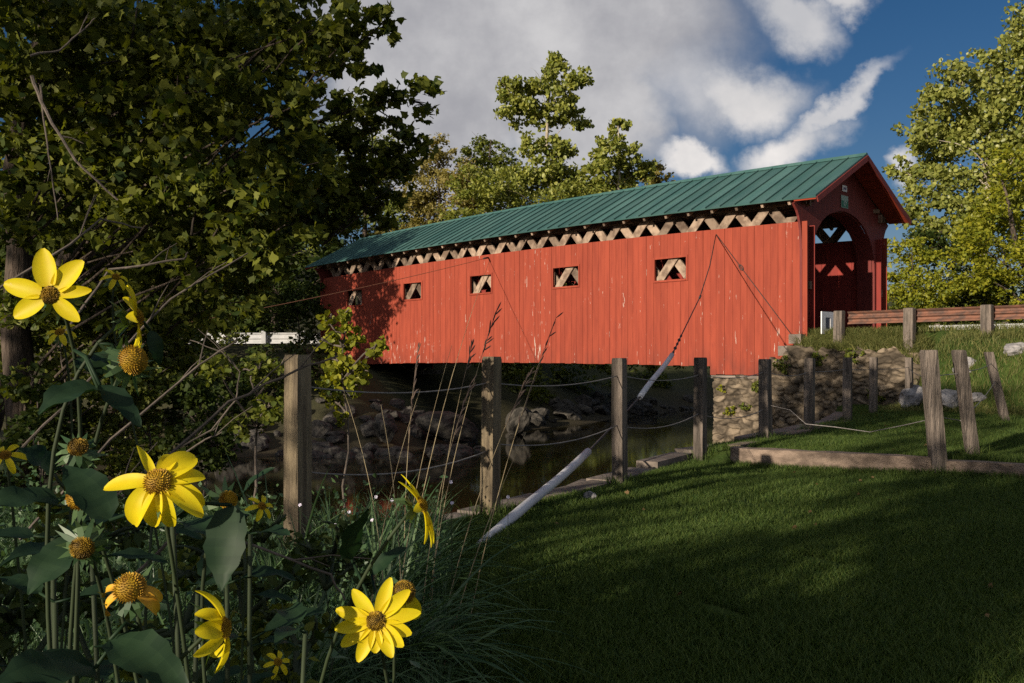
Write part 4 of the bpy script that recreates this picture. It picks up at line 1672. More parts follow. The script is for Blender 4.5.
for i, (tq, zq, rq, lf, lb) in enumerate(((.55, -.1, .38, 'lf_mid', 'leafy weed growing over the wall at the right end of the red siding'), (1.3, -.75, .30, 'lf_mid', 'green weed rooted in the stone wall under the siding'),
                                      (2.25, -1.5, .22, 'lf_bright', 'yellowing creeper hanging on the left corner of the stone abutment'), (2.5, -.85, .15, 'lf_bright', 'small weed near the top left of the abutment'), (1.75, -1.35, .20, 'lf_mid', 'small green plant in the middle of the abutment face'),
                                      (-.5, .05, .34, 'lf_mid', 'leafy weed on top of the wing wall below the guard rail end'), (-1.5, .1, .34, 'lf_mid', 'low weed on top of the wing wall right of the guard rail end'), (-2.1, -.9, .28, 'lf_mid', 'small plant low on the wing wall'))):
    c = W(tq, -.42, zq)
    make_tree('wall_weed', lb, 'weed', c - Vector((0, 0, rq * .7)), [(c, rq * .8)], .075, lf, 'stem', .008, cover=1.0, tmpl='round', part='foliage', up=.2, group='weeds on the stone abutment')

# undergrowth on the near bank, left
UG = 'undergrowth on the near bank'
for i, (px, py, r, d, lm, lf, lb) in enumerate((
        (70, 330, 54, 8.6, 'lf_mid', .055, 'shrub with small sunlit leaves beside the maple trunk'),
        (150, 345, 50, 9.4, 'lf_mid', .055, 'shrub with small leaves right of the upper yellow flowers'),
        (45, 430, 56, 8.2, 'lf_dark', .055, 'dark shrub at the left edge at the foot of the maple trunk'),
        (125, 425, 46, 8.8, 'lf_mid', .05, 'low tangled shrub behind the big drooping yellow flower'),
        (200, 425, 40, 8.6, 'lf_dark', .05, 'dark low shrub left of the first tall fence post'),
        (252, 396, 30, 6.95, 'lf_mid', .05, 'leafy shrub between the bare twigs and the first tall fence post'))):
    b = P(px, py, d)
    z0 = max(hz(b.x, b.y), -1.8)
    make_tree('shrub', lb, 'shrub', (b.x, b.y, z0 - .1), pb([(px + random.uniform(-1, 1) * r, py + random.uniform(-1, 1) * r, r * random.uniform(.4, .7)) for _ in range(9)], d, .7), lf, lm,
              'twig', .02, cover=1.25, group=UG, part='foliage', tmpl='round')
make_tree('sapling', 'slender sapling with bright yellow green leaves beside the first tall post', 'sapling', (P(346, 500, 6.9).x, 6.9, -1.5), pb(
    [(345, 330, 15), (333, 345, 16), (354, 342, 14), (340, 362, 18), (362, 370, 13), (330, 385, 14), (352, 388, 12), (382, 344, 8), (343, 315, 10), (340, 418, 9), (372, 352, 9), (326, 320, 9), (336, 402, 10)], 6.9, .1), .055, 'lf_bright', 'twig', .012,
    top=P(344, 312, 6.9), cover=1.5, tmpl='round', up=.0, part='foliage')
# unseen hedge left of the view, shaped to shade the lawn but not the flowers
for i, (x, y, z, r) in enumerate(((-6.9, -4.6, 2.0, .85), (-7.2, -4.9, 3.3, .85), (-7, -5.1, 1.5, .5), (-7.05, -5.0, 3.2, .5), (-7, -3.0, 3.4, .9), (-7.2, -4.2, 3.9, .9), (-7, -2.9, .4, 1.0), (-7, -3.8, .4, 1.0), (-7, -4.6, .6, 1.0), (-7.6, -3.7, 2.2, 1.1), (-7.6, -4.8, 2.4, 1.1), (-7.8, -5.2, 2.6, .8))):
    make_tree('bush', 'unseen tall bush beyond the left edge, placed to shade the lawn', 'bush', (x, y, -1.6), [
        ((x + random.uniform(-.3, .3), y + random.uniform(-.3, .3), z + dz), r * .75) for dz in (-.5, .2, .9)], .12, 'lf_dark', 'bark', .05, cover=1.05, part='foliage', group='unseen shade bushes beyond the left edge')
for i in range(7):  # unseen thicket added off to the left, keeps sun off the far rocks
    y = 3.4 + i * 1.9
    make_tree('bush', 'unseen thicket added beyond the left edge to shade the far rocks', 'bush', (-22, y, -1.6), [
        ((-22 + random.uniform(-.8, .8), y + random.uniform(-.5, .5), z), 1.35) for z in (.2, 1.7, 3.1, 4.5)], .22, 'lf_dark', 'bark', .08, cover=1.4, part='foliage', group='unseen shade bushes beyond the left edge')
make_tree('deciduous_tree', 'unseen light leaved tree added beyond the left edge to dapple the lawn', 'tree', (-10.5, -5.2, -1.6), [
    ((-10.5 + random.uniform(-.7, .7), -4.8 + random.uniform(-.9, 1.1), z), .8) for z in (2.0, 2.6, 3.2, 3.8, 4.4, 5)], .14, 'lf_mid', 'bark', .10, cover=.36)  # unseen sparse crown, added to break the sun into dapples

make_tree('deciduous_tree', 'unseen tall loose tree added beyond the left edge to dapple the maple', 'tree', (-12.5, -.4, -1.6), [
    ((-12.4 + random.uniform(-.7, .7), yb + random.uniform(-.4, .4), z + random.uniform(-.3, .3)), .8) for yb in (-2.2, -.9, .4, 1.7, 2.8) for z in (1.6, 2.9, 4.2, 5.5, 6.6)], .15, 'lf_dark', 'bark', .16, cover=.55)  # added out of view for dappled shade on the maple

for i, (px, py, r, d, lm, lb) in enumerate(((20, 600, 62, 2.3, 'lf_dark', 'dark leafy weed filling the bottom left corner'), (105, 560, 56, 2.7, 'lf_dark', 'dark leafy weed behind the petalless golden cone'), (175, 620, 60, 2.2, 'lf_maple', 'leafy weed behind the low sideways flower'),
                                      (245, 575, 52, 2.8, 'lf_dark', 'dark leafy weed below the first tall post'), (300, 640, 58, 2.4, 'lf_maple', 'leafy weed left of the many petalled flower'), (60, 520, 44, 3.2, 'lf_maple', 'leafy weed at the left edge above the bottom corner'), (330, 560, 40, 3.4, 'lf_dark', 'dark leafy weed above the many petalled flower'))):
    b = P(px, py, d)
    make_tree('tall_weed', lb, 'weed', (b.x, b.y, -1.55), pb([(px + random.uniform(-1, 1) * r, py + random.uniform(-.9, .9) * r, r * random.uniform(.4, .6)) for _ in range(8)], d, .25), .045, lm,
              'stem', .006, cover=.8, group='tall weeds among the flowers', part='foliage', up=.3)
make_tree('deciduous_tree', 'high crowned tree beyond the left edge of the picture', 'tree', (-11.2, -2.6, -1.6), [
    ((-10.8 + random.uniform(-.6, .6), yb, z + random.uniform(-.3, .3)), .7) for yb in (-4.4, -3.3, -2.2, -1.1) for z in (5.0, 5.9, 6.8)], .15, 'lf_dark', 'bark', .13, cover=.75)

# weeds: a mat of small leaves under the flowers
def weed_keep(x, y):
    return (x < -.28 - .09 * (y - 4)) & (x > -.66 * y - .3) & (inside(x, y, NEARPOLY) | (y < 7))


xy = scatter(60000, -5.5, .1, 1.6, 7.6, weed_keep)
zz = height(xy[:, 0], xy[:, 1])
zz = np.maximum(zz, -1.7) + np.abs(rng.normal(0, .16, len(xy))) * (1 + .5 * np.sin(xy[:, 0] * 3) * np.sin(xy[:, 1] * 2.1))
C = np.stack([xy[:, 0], xy[:, 1], zz], -1)
V, Fc, rn = leaves_arrays(C, .05, T_LEAF, F_LEAF, .5)
xy = scatter(60000, -4.5, .2, 2.0, 7.5, weed_keep)
v2 = blades(0, xy, .30, .007, .8)
V, Fc, rn = join_parts([(V, Fc, rn), v2])
tag(array_mesh('weeds', V, Fc, rn, 'grass_long'), 'dense mat of low weeds and rough grass under the yellow flowers', 'weeds', kind='stuff')


# ------------------------------------------------------------------ long grass clumps and dry stalks
def arch_blade(mb, base, az, L, rise, w, n=7):
    """a blade that rises and bends over"""
    base = Vector(base)
    d = Vector((math.cos(az), math.sin(az), 0))
    s = Vector((-d.y, d.x, 0))
    pts = []
    a = rise
    p = base.copy()
    bend = random.uniform(.9, 2.0) * (1.0 if rise < 1.3 else .45)
    for i in range(n + 1):
        pts.append(p.copy())
        p = p + (d * math.cos(a) + Vector((0, 0, math.sin(a)))) * (L / n)
        a -= bend / n
    vs, fs = [], []
    for i, q in enumerate(pts):
        ww = w * (1 - (i / n) ** 2) * .5 + .0004
        vs += [q - s * ww, q + Vector((0, 0, -ww * .5)), q + s * ww]
    for i in range(n):
        k = i * 3
        fs += [(k, k + 1, k + 4, k + 3), (k + 1, k + 2, k + 5, k + 4)]
    mb.add(vs, fs, max(0, min(1, random.gauss(.45, .3))))


def clump(loc, nb, L, label, azr=(0, 6.283), rise=(.7, 1.45), w=.021, mat='grass_long', group='long grass clumps'):
    mb = MB()
    for i in range(nb):
        b = Vector(loc) + Vector((random.gauss(0, .10), random.gauss(0, .10), 0))
        arch_blade(mb, b, random.uniform(*azr), L * random.uniform(.55, 1.15), random.uniform(*rise), w * random.uniform(.7, 1.3))
    return tag(mb.build('grass_clump', mat, loc=loc), label, 'grass clump', group)


clump((-.62, 4.1, -1.5), 130, .95, 'big clump of arching blue green grass spilling over the lawn edge', (-1.2, 1.0), (.5, 1.3))
clump((-.95, 3.6, -1.5), 90, .95, 'clump of long grass behind the many petalled yellow flower', (-1.6, 2.6), (.6, 1.4))
clump((-.75, 4.9, -1.5), 80, 1.0, 'clump of upright long grass just left of the second tall post', (-.8, 2.2), (.9, 1.5))
clump((-1.35, 4.9, -1.5), 60, .95, 'clump of long grass at the foot of the first tall post', (0, 6.28), (.8, 1.5))
clump((-.75, 3.2, -1.5), 80, .75, 'clump of drooping grass at the bottom edge beside the lawn', (-1.5, .6), (.4, 1.1))
clump((-1.7, 4.0, -1.5), 60, .9, 'clump of long grass in front of the rocks left of the first tall post', (0, 6.28), (.8, 1.5))

clump((-1.22, 5.3, -1.5), 120, .62, 'thick grass clump hiding the foot of the first tall post', (0, 6.28), (.8, 1.5))
clump((-1.05, 5.7, -1.5), 110, .72, 'bushy clump of grass at the water edge between the two tall posts', (0, 6.28), (.9, 1.5))
clump((-.70, 6.3, -1.5), 80, .60, 'short clump of grass at the water edge left of the second tall post', (0, 6.28), (.9, 1.5))


def stalk(base, tip, label, bend=.18, seeds=10, panicle=.22, rad=.0028, mat='straw', side=1):
    base, tip = Vector(base), Vector(tip)
    n = 12
    pts = []
    d = (tip - base)
    off_ = Vector((-side * bend * d.length, 0, .0))
    for i in range(n + 1):
        f = i / n
        pts.append(base.lerp(tip, f) + off_ * (f * (1 - f)) * 1.2)
    root = empty('dry_grass_stalk', base, label, 'grass stalk', 'dry grass stalks by the fence')
    mb = MB()
    mb.tube(pts, [rad * (1 - .65 * i / n) for i in range(n + 1)], 5)
    mb.build('stem', mat, root).location = -base
    if seeds:
        mb = MB()
        mb.tube([pts[int(n * (1 - panicle))], pts[n]], .0013, 5)
        mb.tube(pts[int(n * (1 - panicle)):], .0014, 5)
        for k in range(seeds):
            f = 1 - panicle * (k / seeds)
            i = min(int(f * n), n - 1)
            p = pts[i].lerp(pts[i + 1], f * n - i)
            t = (pts[i + 1] - pts[i]).normalized()
            o = Vector((random.uniform(-.3, 1) * side, random.uniform(-.5, .5), random.uniform(-.6, .6)))
            q = p + t * .05 + o * .035
            mb.tube([p, p.lerp(q, .3), p.lerp(q, .7), q], [.0012, .004, .0045, .001], 5)
        mb.build('seed_head', 'seed', root).location = -base
    return root


SD = [((425, 575), (496, 312), 5.3, 'dry grass stalk with two dark hanging seed tufts against the red wall', 14, .15),
      ((430, 590), (472, 346), 5.2, 'dry grass stalk with short cross shaped seed head against the wall', 8, .10),
      ((470, 470), (556, 318), 5.6, 'dark feathery grass stalk leaning right above the second tall post', 12, .40),
      ((405, 560), (418, 348), 5.6, 'upright stalk with lumpy dark seed head near the bridge bottom edge', 16, .36),
      ((440, 560), (530, 372), 5.2, 'pale grass stalk with drooping plume right of the second tall post', 14, .18),
      ((420, 570), (470, 385), 5.0, 'pale plumed stalk just left of the second tall post', 14, .22),
      ((400, 590), (489, 262), 5.5, 'tallest thin bare stalk crossing the red wall', 0, 0),
      ((395, 580), (452, 345), 5.1, 'thin pale stalk beside the tallest bare stalk', 0, 0),
      ((365, 560), (420, 390), 4.8, 'thin pale stalk in front of the large grey boulder', 0, 0),
      ((400, 600), (381, 405), 4.6, 'thin stalk leaning left in front of the rocks', 0, 0),
      ((385, 600), (343, 388), 4.9, 'thin stalk rising beside the first tall post', 0, 0),
      ((440, 600), (526, 432), 4.6, 'pale bare stalk slanting across the second tall post', 0, 0)]
for b, t, d, lb, sd, pn in SD:
    base = P(b[0], b[1], d - .4)
    base.z = -1.5
    stalk(base, P(t[0], t[1], d), lb, random.uniform(.06, .16), sd, pn or .2, .0030, 'straw', 1 if t[0] > b[0] else -1)


def twig(pts, label, r=.006, mat='twig'):
    pts = [Vector(p) for p in pts]
    mb = MB()
    fine = []
    for a, b in zip(pts[:-1], pts[1:]):
        for k in range(4):
            fine.append(a.lerp(b, k / 4) + Vector((random.uniform(-1, 1), 0, random.uniform(-1, 1))) * r * .6)
    fine.append(pts[-1])
    mb.tube(fine, [r * (1 - .55 * i / len(fine)) for i in range(len(fine))], 6)
    L = len(fine)
    for k in range(2):
        i = int(L * random.uniform(.45, .8))
        d = (fine[min(i + 1, L - 1)] - fine[i]).normalized()
        e = fine[i] + d * .12 + Vector((random.uniform(-.1, .1), random.uniform(-.05, .05), random.uniform(.02, .10)))
        mb.tube([fine[i], fine[i].lerp(e, .5) + Vector((0, 0, .01)), e], [r * .45, r * .35, r * .2], 5)
    return tag(mb.build('dry_twig', mat, loc=pts[0]), label, 'twig', 'bare twigs among the undergrowth')


twig([P(60, 560, 3.4), P(150, 470, 3.5), P(230, 402, 3.6), P(300, 368, 3.7), P(338, 356, 3.75)], 'long bare grey twig pointing at the top of the first tall post', .0085)
twig([P(20, 540, 3.8), P(110, 440, 3.9), P(200, 365, 4.0), P(238, 340, 4.0)], 'bare grey twig running parallel above the longest one', .008)
twig([P(0, 470, 4.2), P(90, 380, 4.2), P(170, 300, 4.3), P(248, 253, 4.4)], 'thin bare twig whose tip reaches the dark maple leaves', .007)
twig([P(-20, 300, 3.6), P(60, 252, 3.7), P(100, 220, 3.8), P(142, 228, 3.9)], 'bare twig behind the topmost yellow flower', .007)
twig([P(60, 340, 4.0), P(110, 270, 4.1), P(185, 258, 4.1), P(188, 252, 4.1)], 'crooked bare twig right of the topmost yellow flower', .007)
twig([P(175, 450, 4.6), P(212, 430, 4.6), P(236, 400, 4.6), P(240, 372, 4.6), P(222, 352, 4.6), P(190, 340, 4.6)], 'hooked brown twig left of the first tall post', .005)
twig([P(170, 462, 4.2), P(205, 440, 4.2), P(222, 432, 4.2)], 'short pale twig low above the rocks', .005)
twig([P(25, 600, 2.6), P(95, 515, 2.7), P(145, 470, 2.8)], 'short grey twig behind the drooping yellow flower', .005)
twig([P(120, 590, 1.9), P(185, 525, 1.9), P(255, 545, 2.0), P(330, 575, 2.0), P(345, 600, 2.0)], 'purplish twig crossing behind the lower yellow flowers', .0045)
twig([P(30, 55, 5.5), P(60, 50, 5.6), P(85, 28, 5.7), P(95, 18, 5.7)], 'curved bare branch in the top left under the maple leaves', .008)
twig([P(32, 75, 5.5), P(45, 110, 5.5), P(75, 160, 5.5), P(118, 200, 5.6)], 'pale bare branch sloping down beside the maple trunk', .012)
twig([P(40, 85, 5.5), P(45, 130, 5.5), P(52, 180, 5.5), P(58, 220, 5.5)], 'thin vine hanging straight down beside the maple trunk', .006)


# ------------------------------------------------------------------ the yellow flowers
def frame_of(f, roll=0.0):
    f = Vector(f).normalized()
    a = f.cross(Vector((0, 0, 1)))
    if a.length < .01:
        a = Vector((1, 0, 0))
    a.normalize()
    b = a.cross(f)
    b.normalize()
    c, s = math.cos(roll), math.sin(roll)
    # local x, y span the face of the flower (y up), z towards f
    return Matrix(((-a) * c + b * s, b * c + a * s, f)).transposed()


def petal_geom(mb, Mx, c, ang, L, wd, droop0, curl, twist=0.0, n=9):
    """one ray petal: starts at the disc rim, bends back by curl"""
    d = Vector((math.cos(ang), math.sin(ang), 0))
    s0 = Vector((-d.y, d.x, 0))
    p = d * .0085
    a = -droop0
    vs, fs = [], []
    for i in range(n + 1):
        f = i / n
        w = wd * .5 * (math.sin(math.pi * min(1, f * .83 + .155)) ** .58)
        dirv = d * math.cos(a) + Vector((0, 0, math.sin(a)))
        up = Vector((0, 0, math.cos(a))) - d * math.sin(a)
        s = s0 * math.cos(twist * f) + up * math.sin(twist * f)
        u2 = up * math.cos(twist * f) - s0 * math.sin(twist * f)
        for k in (-1, -.5, 0, .5, 1):
            h = (abs(k) ** 1.5) * w * .32 + (-.10 * w if abs(k) == .5 else 0)
            vs.append(c + Mx @ (p + s * (k * w) + u2 * h))
        p = p + dirv * (L / n)
        a -= curl / n
    for i in range(n):
        for k in range(4):
            o = i * 5 + k
            fs.append((o, o + 1, o + 6, o + 5))
    b0 = random.uniform(0, .25)
    o = len(mb.v)
    mb.v.extend([tuple(q) for q in vs])
    for j, f_ in enumerate(fs):
        mb.f.append(tuple(q + o for q in f_))
        mb.r.append(min(1, b0 + (.30 if j % 4 in (1, 2) else 0) + .5 * max(0, 1 - (j // 4) / 2.5) + random.uniform(-.05, .08)))


def disc_geom(mb, Mx, c, r, h, nf=230, fl=.0011):
    """a dome set with florets in a spiral"""
    rings, seg = 6, 16
    vs, fs = [], []
    for i in range(rings + 1):
        a = (math.pi / 2) * i / rings
        for k in range(seg):
            b = 2 * math.pi * k / seg
            vs.append(c + Mx @ Vector((r * math.sin(a) * math.cos(b), r * math.sin(a) * math.sin(b), h * math.cos(a) - .15 * h)))
    for i in range(rings):
        for k in range(seg):
            fs.append((i * seg + k, i * seg + seg + k, i * seg + seg + (k + 1) % seg, i * seg + (k + 1) % seg))
    mb.add(vs, fs, .1)
    for j in range(nf):
        q = math.sqrt((j + .5) / nf)
        b = j * 2.39996
        a = q * math.pi / 2
        n = Vector((math.sin(a) * math.cos(b), math.sin(a) * math.sin(b), math.cos(a)))
        base = Vector((r * n.x, r * n.y, h * n.z - .15 * h))
        L = fl * random.uniform(1.0, 2.4)
        t1 = n.orthogonal().normalized()
        t2 = n.cross(t1)
        w = fl * .55
        b0 = [c + Mx @ (base + t1 * math.cos(k * 2.094) * w + t2 * math.sin(k * 2.094) * w) for k in range(3)]
        t0 = [c + Mx @ (base + n * L + t1 * math.cos(k * 2.094) * w * .8 + t2 * math.sin(k * 2.094) * w * .8) for k in range(3)]
        mb.add(b0 + t0, [(0, 1, 4, 3), (1, 2, 5, 4), (2, 0, 3, 5), (3, 4, 5)], random.random())


def bracts(mb, Mx, c, r, n=14, L=.022):
    for j in range(n):
        ang = j * 2.39996
        d = Vector((math.cos(ang), math.sin(ang), 0))
        s = Vector((-d.y, d.x, 0)) * .0032
        b = d * r * .6 + Vector((0, 0, -.004))
        k = random.uniform(.6, 1.2)
        m = b + d * L * .5 * k + Vector((0, 0, -.002 - .010 * random.random()))
        e = b + d * L * k + Vector((0, 0, random.uniform(-.02, .006)))
        mb.add([c + Mx @ p for p in (b - s, b + s, m + s * .8, m - s * .8, e)], [(0, 1, 2, 3), (3, 2, 4)])


def ovate_leaf(mb, base, d, up, L, wd, droop=.5, fold=.25, n=10):
    """serrated oval leaf with a folded midrib, bending down along its length"""
    d, up = Vector(d).normalized(), Vector(up)
    s = d.cross(up).normalized()
    up = s.cross(d).normalized()
    vs, fs = [], []
    p = Vector(base)
    a = 0.0
    for i in range(n + 1):
        f = i / n
        w = wd * .5 * (math.sin(math.pi * f ** .72) ** .85 + .02)
        w *= 1 + (.07 if i % 2 else -.05)
        dv = d * math.cos(a) - up * math.sin(a)
        uv = up * math.cos(a) + d * math.sin(a)
        wob = .06 * wd * math.sin(i * 1.3)
        for k in (-1, -.5, 0, .5, 1):
            vs.append(p + s * (k * w) + uv * (abs(k) * w * fold + (wob * k if abs(k) == 1 else 0) - (.04 * wd if abs(k) == .5 and i % 2 else 0)))
        p = p + dv * (L / n)
        a += droop / n
    for i in range(n):
        for k in range(4):
            o = i * 5 + k
            fs.append((o, o + 1, o + 6, o + 5))
    k0 = random.uniform(0, .4)
    o = len(mb.v)
    mb.v.extend([tuple(p) for p in vs])
    for j, f_ in enumerate(fs):
        mb.f.append(tuple(q + o for q in f_))
        mb.r.append(min(1, k0 + (.28 if (j // 4) % 2 else .12) + (.2 if j % 4 in (1, 2) else 0) + random.uniform(-.08, .08)))


def flower_plant(label, head, face, ground, petals, disc=(.012, .008), stem_r=.0020, leaves=(), name='yellow_flower', roll=0.0, disc_mat='disc', petal_mat_='petal',
                 bend=.25, nbr=14, stem_from=None, cat='flower'):
    """head: place of the flower; petals: [(angle, length, width, droop, curl, twist)]; leaves: [(base, tip, width)]"""
    gx, gy = ground
    gx += random.uniform(-.14, .14)
    bend = random.uniform(-.9, .9)
    g0 = Vector((gx, gy, -1.55))
    root = empty(name, g0, label, cat, 'yellow flowers in the foreground')
    o = -g0
    c = Vector(head)
    Mx = frame_of(face, roll)
    f = Vector(face).normalized()
    mb = MB()
    a = c - f * .012
    Ls = (a - g0).length
    p1 = g0 + Vector((bend * .15, .03, Ls * .65))
    p2 = a - f * .16 - Vector((0, 0, .10))
    pts = []
    for i in range(19):
        q = i / 18
        pts.append(g0 * (1 - q) ** 3 + p1 * 3 * q * (1 - q) ** 2 + p2 * 3 * q * q * (1 - q) + a * q ** 3)
    mb.tube(pts, [stem_r * (1.5 - .6 * i / len(pts)) for i in range(len(pts))], 7)
    mb.build('stem', 'stem', root, True).location = o
    mb = MB()
    bracts(mb, Mx, c - f * .004, disc[0], nbr)
    mb.build('bract', 'grass_long', root).location = o
    hd = None
    if petals:
        mb = MB()
        for ang, L, w, dr, cu, tw in petals:
            petal_geom(mb, Mx, c, ang, L * .9, w * .92, dr, cu, tw)
        hd = mb.build('petals', petal_mat_, root, True)
        hd.location = o
    mb = MB()
    disc_geom(mb, Mx, c, disc[0] * .88, disc[1] * .88)
    dd_ = mb.build('disc', disc_mat, root)
    dd_.location = o
    for (b, t, w) in leaves:
        b, t = Vector(b), Vector(t)
        mb = MB()
        ovate_leaf(mb, b, t - b, Vector((0, -.45, 1)), (t - b).length * .9, w * .76, random.uniform(.3, .8), random.uniform(.12, .3))
        # leaf stalk back to the stem
        q = min(pts, key=lambda s: (s - b).length)
        mb.tube([q, q.lerp(b, .5) + Vector((0, 0, .01)), b], .0018, 5)
        mb.build('leaf', 'sun_leaf', root, True).location = o
    return root


def rays(angs, L, w, droop, curl, tw=0.0, var=.12):
    out = []
    for a in angs:
        out.append((R_(a), L * random.uniform(1 - var, 1 + var), w * random.uniform(.88, 1.12), droop + random.uniform(-.1, .1), curl + random.uniform(-.2, .2), tw + random.uniform(-.3, .3)))
    return out


# 1 topmost left, six broad petals, seen a little from behind
d = .84
flower_plant('topmost yellow flower with six broad petals and a dark centre, at the left edge', P(50, 295, d), (.05, -1, .06), (-.50, .95),
             [(R_(100), .040, .0235, -.05, .1, .1), (R_(48), .039, .0225, 0, .1, -.2), (R_(8), .032, .0125, 0, .2, .2), (R_(-42), .031, .016, .0, .1, 0), (R_(212), .034, .020, .0, .15, .1), (R_(166), .041, .0195, 0, .2, 0)],
             (.0075, .004), disc_mat='disc_dark', leaves=[(P(98, 388, .86), P(28, 396, .80), .052), (P(100, 385, .86), P(150, 420, .84), .030)])
# 2 seen edge-on
d = .90
flower_plant('yellow flower seen edge-on beside the topmost one', P(137, 318, d), (.92, .34, .15), (-.42, 1.0),
             rays([88, 60, 120, 30, 150, 268, 240, 300, 0, 180], .033, .013, .05, .3), (.009, .006), leaves=[(P(125, 365, .9), P(85, 345, .9), .045), (P(150, 330, .92), P(165, 370, .92), .02)])
# 3 cone without petals
flower_plant('round golden flower cone facing right just below the edge-on flower', P(133, 360, .88), (.75, -.55, .25), (-.40, 1.02), [], (.0150, .014), nbr=22,
             leaves=[(P(110, 372, .9), P(70, 350, .9), .050)], disc_mat='disc')
# 4 the big drooping one
d = .80
flower_plant('large yellow flower with spotted drooping petals left of centre', P(158, 482, d), (.12, -.80, .62), (-.30, .92),
             [(R_(176), .050, .0185, .15, .5, .1), (R_(232), .046, .024, .25, 1.3, .0), (R_(262), .040, .020, .5, .9, .1), (R_(290), .046, .016, .35, 1.4, .3), (R_(326), .048, .018, .15, .7, -.1), (R_(340), .044, .018, .1, 1.1, .4),
              (R_(14), .036, .020, .05, .6, -.2), (R_(48), .038, .026, -.1, .8, .2), (R_(75), .030, .016, -.25, 1.4, .3), (R_(122), .038, .010, -.2, .2, .9)],
             (.0130, .0115), leaves=[(P(232, 505, .84), P(215, 600, .80), .050), (P(110, 520, .84), P(60, 440, .86), .05)])
# 5 cone left of it
flower_plant('golden cone without petals left of the large drooping flower', P(80, 497, .86), (.12, -.95, .3), (-.42, .98), [], (.0128, .011), nbr=20,
             leaves=[(P(60, 500, .88), P(-30, 488, .82), .055), (P(78, 540, .88), P(15, 590, .82), .06)])
flower_plant('dark faded flower head with green bracts above the petalless cone', P(78, 447, .9), (.3, -.7, .5), (-.44, 1.02), [], (.0095, .006), nbr=20, disc_mat='disc_dark',
             leaves=[(P(55, 470, .92), P(20, 440, .90), .05)])
flower_plant('dark wilted flower head hanging below the petalless cone', P(82, 548, .84), (.2, -.8, -.1), (-.40, .95), [], (.0105, .008), nbr=24, disc_mat='disc_dark')
# 6 cone with a few shrivelled petals
d = .80
flower_plant('golden dome with four shrivelled hanging petals at the lower left', P(130, 588, d), (.05, -.72, .70), (-.32, .9),
             [(R_(178), .034, .009, .0, 2.0, .3), (R_(215), .036, .010, .1, 2.0, .6), (R_(330), .038, .013, .2, 1.9, -.3), (R_(352), .030, .010, .1, 1.7, .2)],
             (.0145, .0155), petal_mat_='petal_old', nbr=18, leaves=[(P(110, 640, .8), P(195, 672, .74), .055), (P(95, 668, .78), P(-15, 660, .70), .075)])
# 7 many petals, facing us
d = .90
flower_plant('yellow flower with a dozen petals facing the viewer at the bottom centre', P(376, 621, d), (.05, -.92, .30), (-.06, 1.0),
             [(R_(a), .0400 * k, .0158, .0 + random.uniform(-.05, .1), random.uniform(0, .35), random.uniform(-.2, .2)) for a, k in
              ((72, 1.0), (42, 1.0), (10, 1.02), (340, .82), (318, .80), (296, .85), (270, .62), (246, .95), (214, .95), (190, .92), (164, .95), (128, .86))],
             (.0095, .0055), disc_mat='disc_dark', leaves=[(P(352, 560, 1.0), P(358, 492, .95), .048), (P(372, 575, 1.0), P(402, 535, 1.0), .028)])
flower_plant('brownish spent flower head tucked behind the many petalled flower', P(404, 592, 1.04), (.3, -.8, .5), (-.06, 1.2),
             [(R_(300), .034, .018, .3, .8, .2), (R_(270), .030, .016, .4, .8, -.2)], (.0140, .012), disc_mat='disc_dark', petal_mat_='petal')
# 9 side view, right
d = .95
flower_plant('yellow flower seen from the side in front of the river grass', P(421, 505, d), (.84, -.02, .42), (-.17, 1.28),
             [(R_(95), .034, .012, 0, .3, .3), (R_(118), .034, .010, .1, .3, .3), (R_(60), .024, .011, 0, .4, 0), (R_(268), .042, .016, .1, .4, .1), (R_(290), .044, .015, .1, .3, .1), (R_(245), .038, .014, .15, .5, -.1),
              (R_(10), .020, .011, .1, .4, 0), (R_(180), .020, .011, .1, .4, 0)], (.0085, .006), nbr=16)
# 10 lower, side view facing right
d = .80
flower_plant('yellow flower seen from the side with curled petals, low at left', P(224, 628, d), (.92, .08, .12), (-.20, .9),
             [(R_(95), .040, .017, .2, .9, .2), (R_(130), .030, .016, .3, 1.2, .2), (R_(165), .030, .018, .3, 1.0, -.1), (R_(205), .034, .014, .6, .4, .1), (R_(265), .036, .019, .1, .7, .2), (R_(300), .034, .017, .2, 1.2, 0)], (.009, .006))
# small ones further back
SMG = ((60, 332, 1.6, 'small yellow flower half hidden under the topmost flower'), (116, 277, 1.8, 'small yellow flower between the topmost and the edge-on flower'),
       (262, 506, 1.7, 'small blurred yellow flower right of the large drooping one'), (5, 455, 1.3, 'yellow petals showing at the left edge above the large leaves'),
       (278, 662, 1.75, 'tiny yellow flower low between the two lower flowers'))
for px, py, d, lb in SMG:
    c = P(px, py, d)
    flower_plant(lb, c, (random.uniform(-.3, .6), -.6, .6), (c.x + random.uniform(-.05, .05), d + .1), rays(range(0, 360, 60), .026, .011, .2, .8), (.007, .005))
c = P(228, 500, .88)
flower_plant('small golden cone without petals right of the large drooping flower', c, (.6, -.6, .3), (-.22, 1.0), [], (.0085, .009), leaves=[(P(240, 500, .9), P(262, 452, .88), .02)])
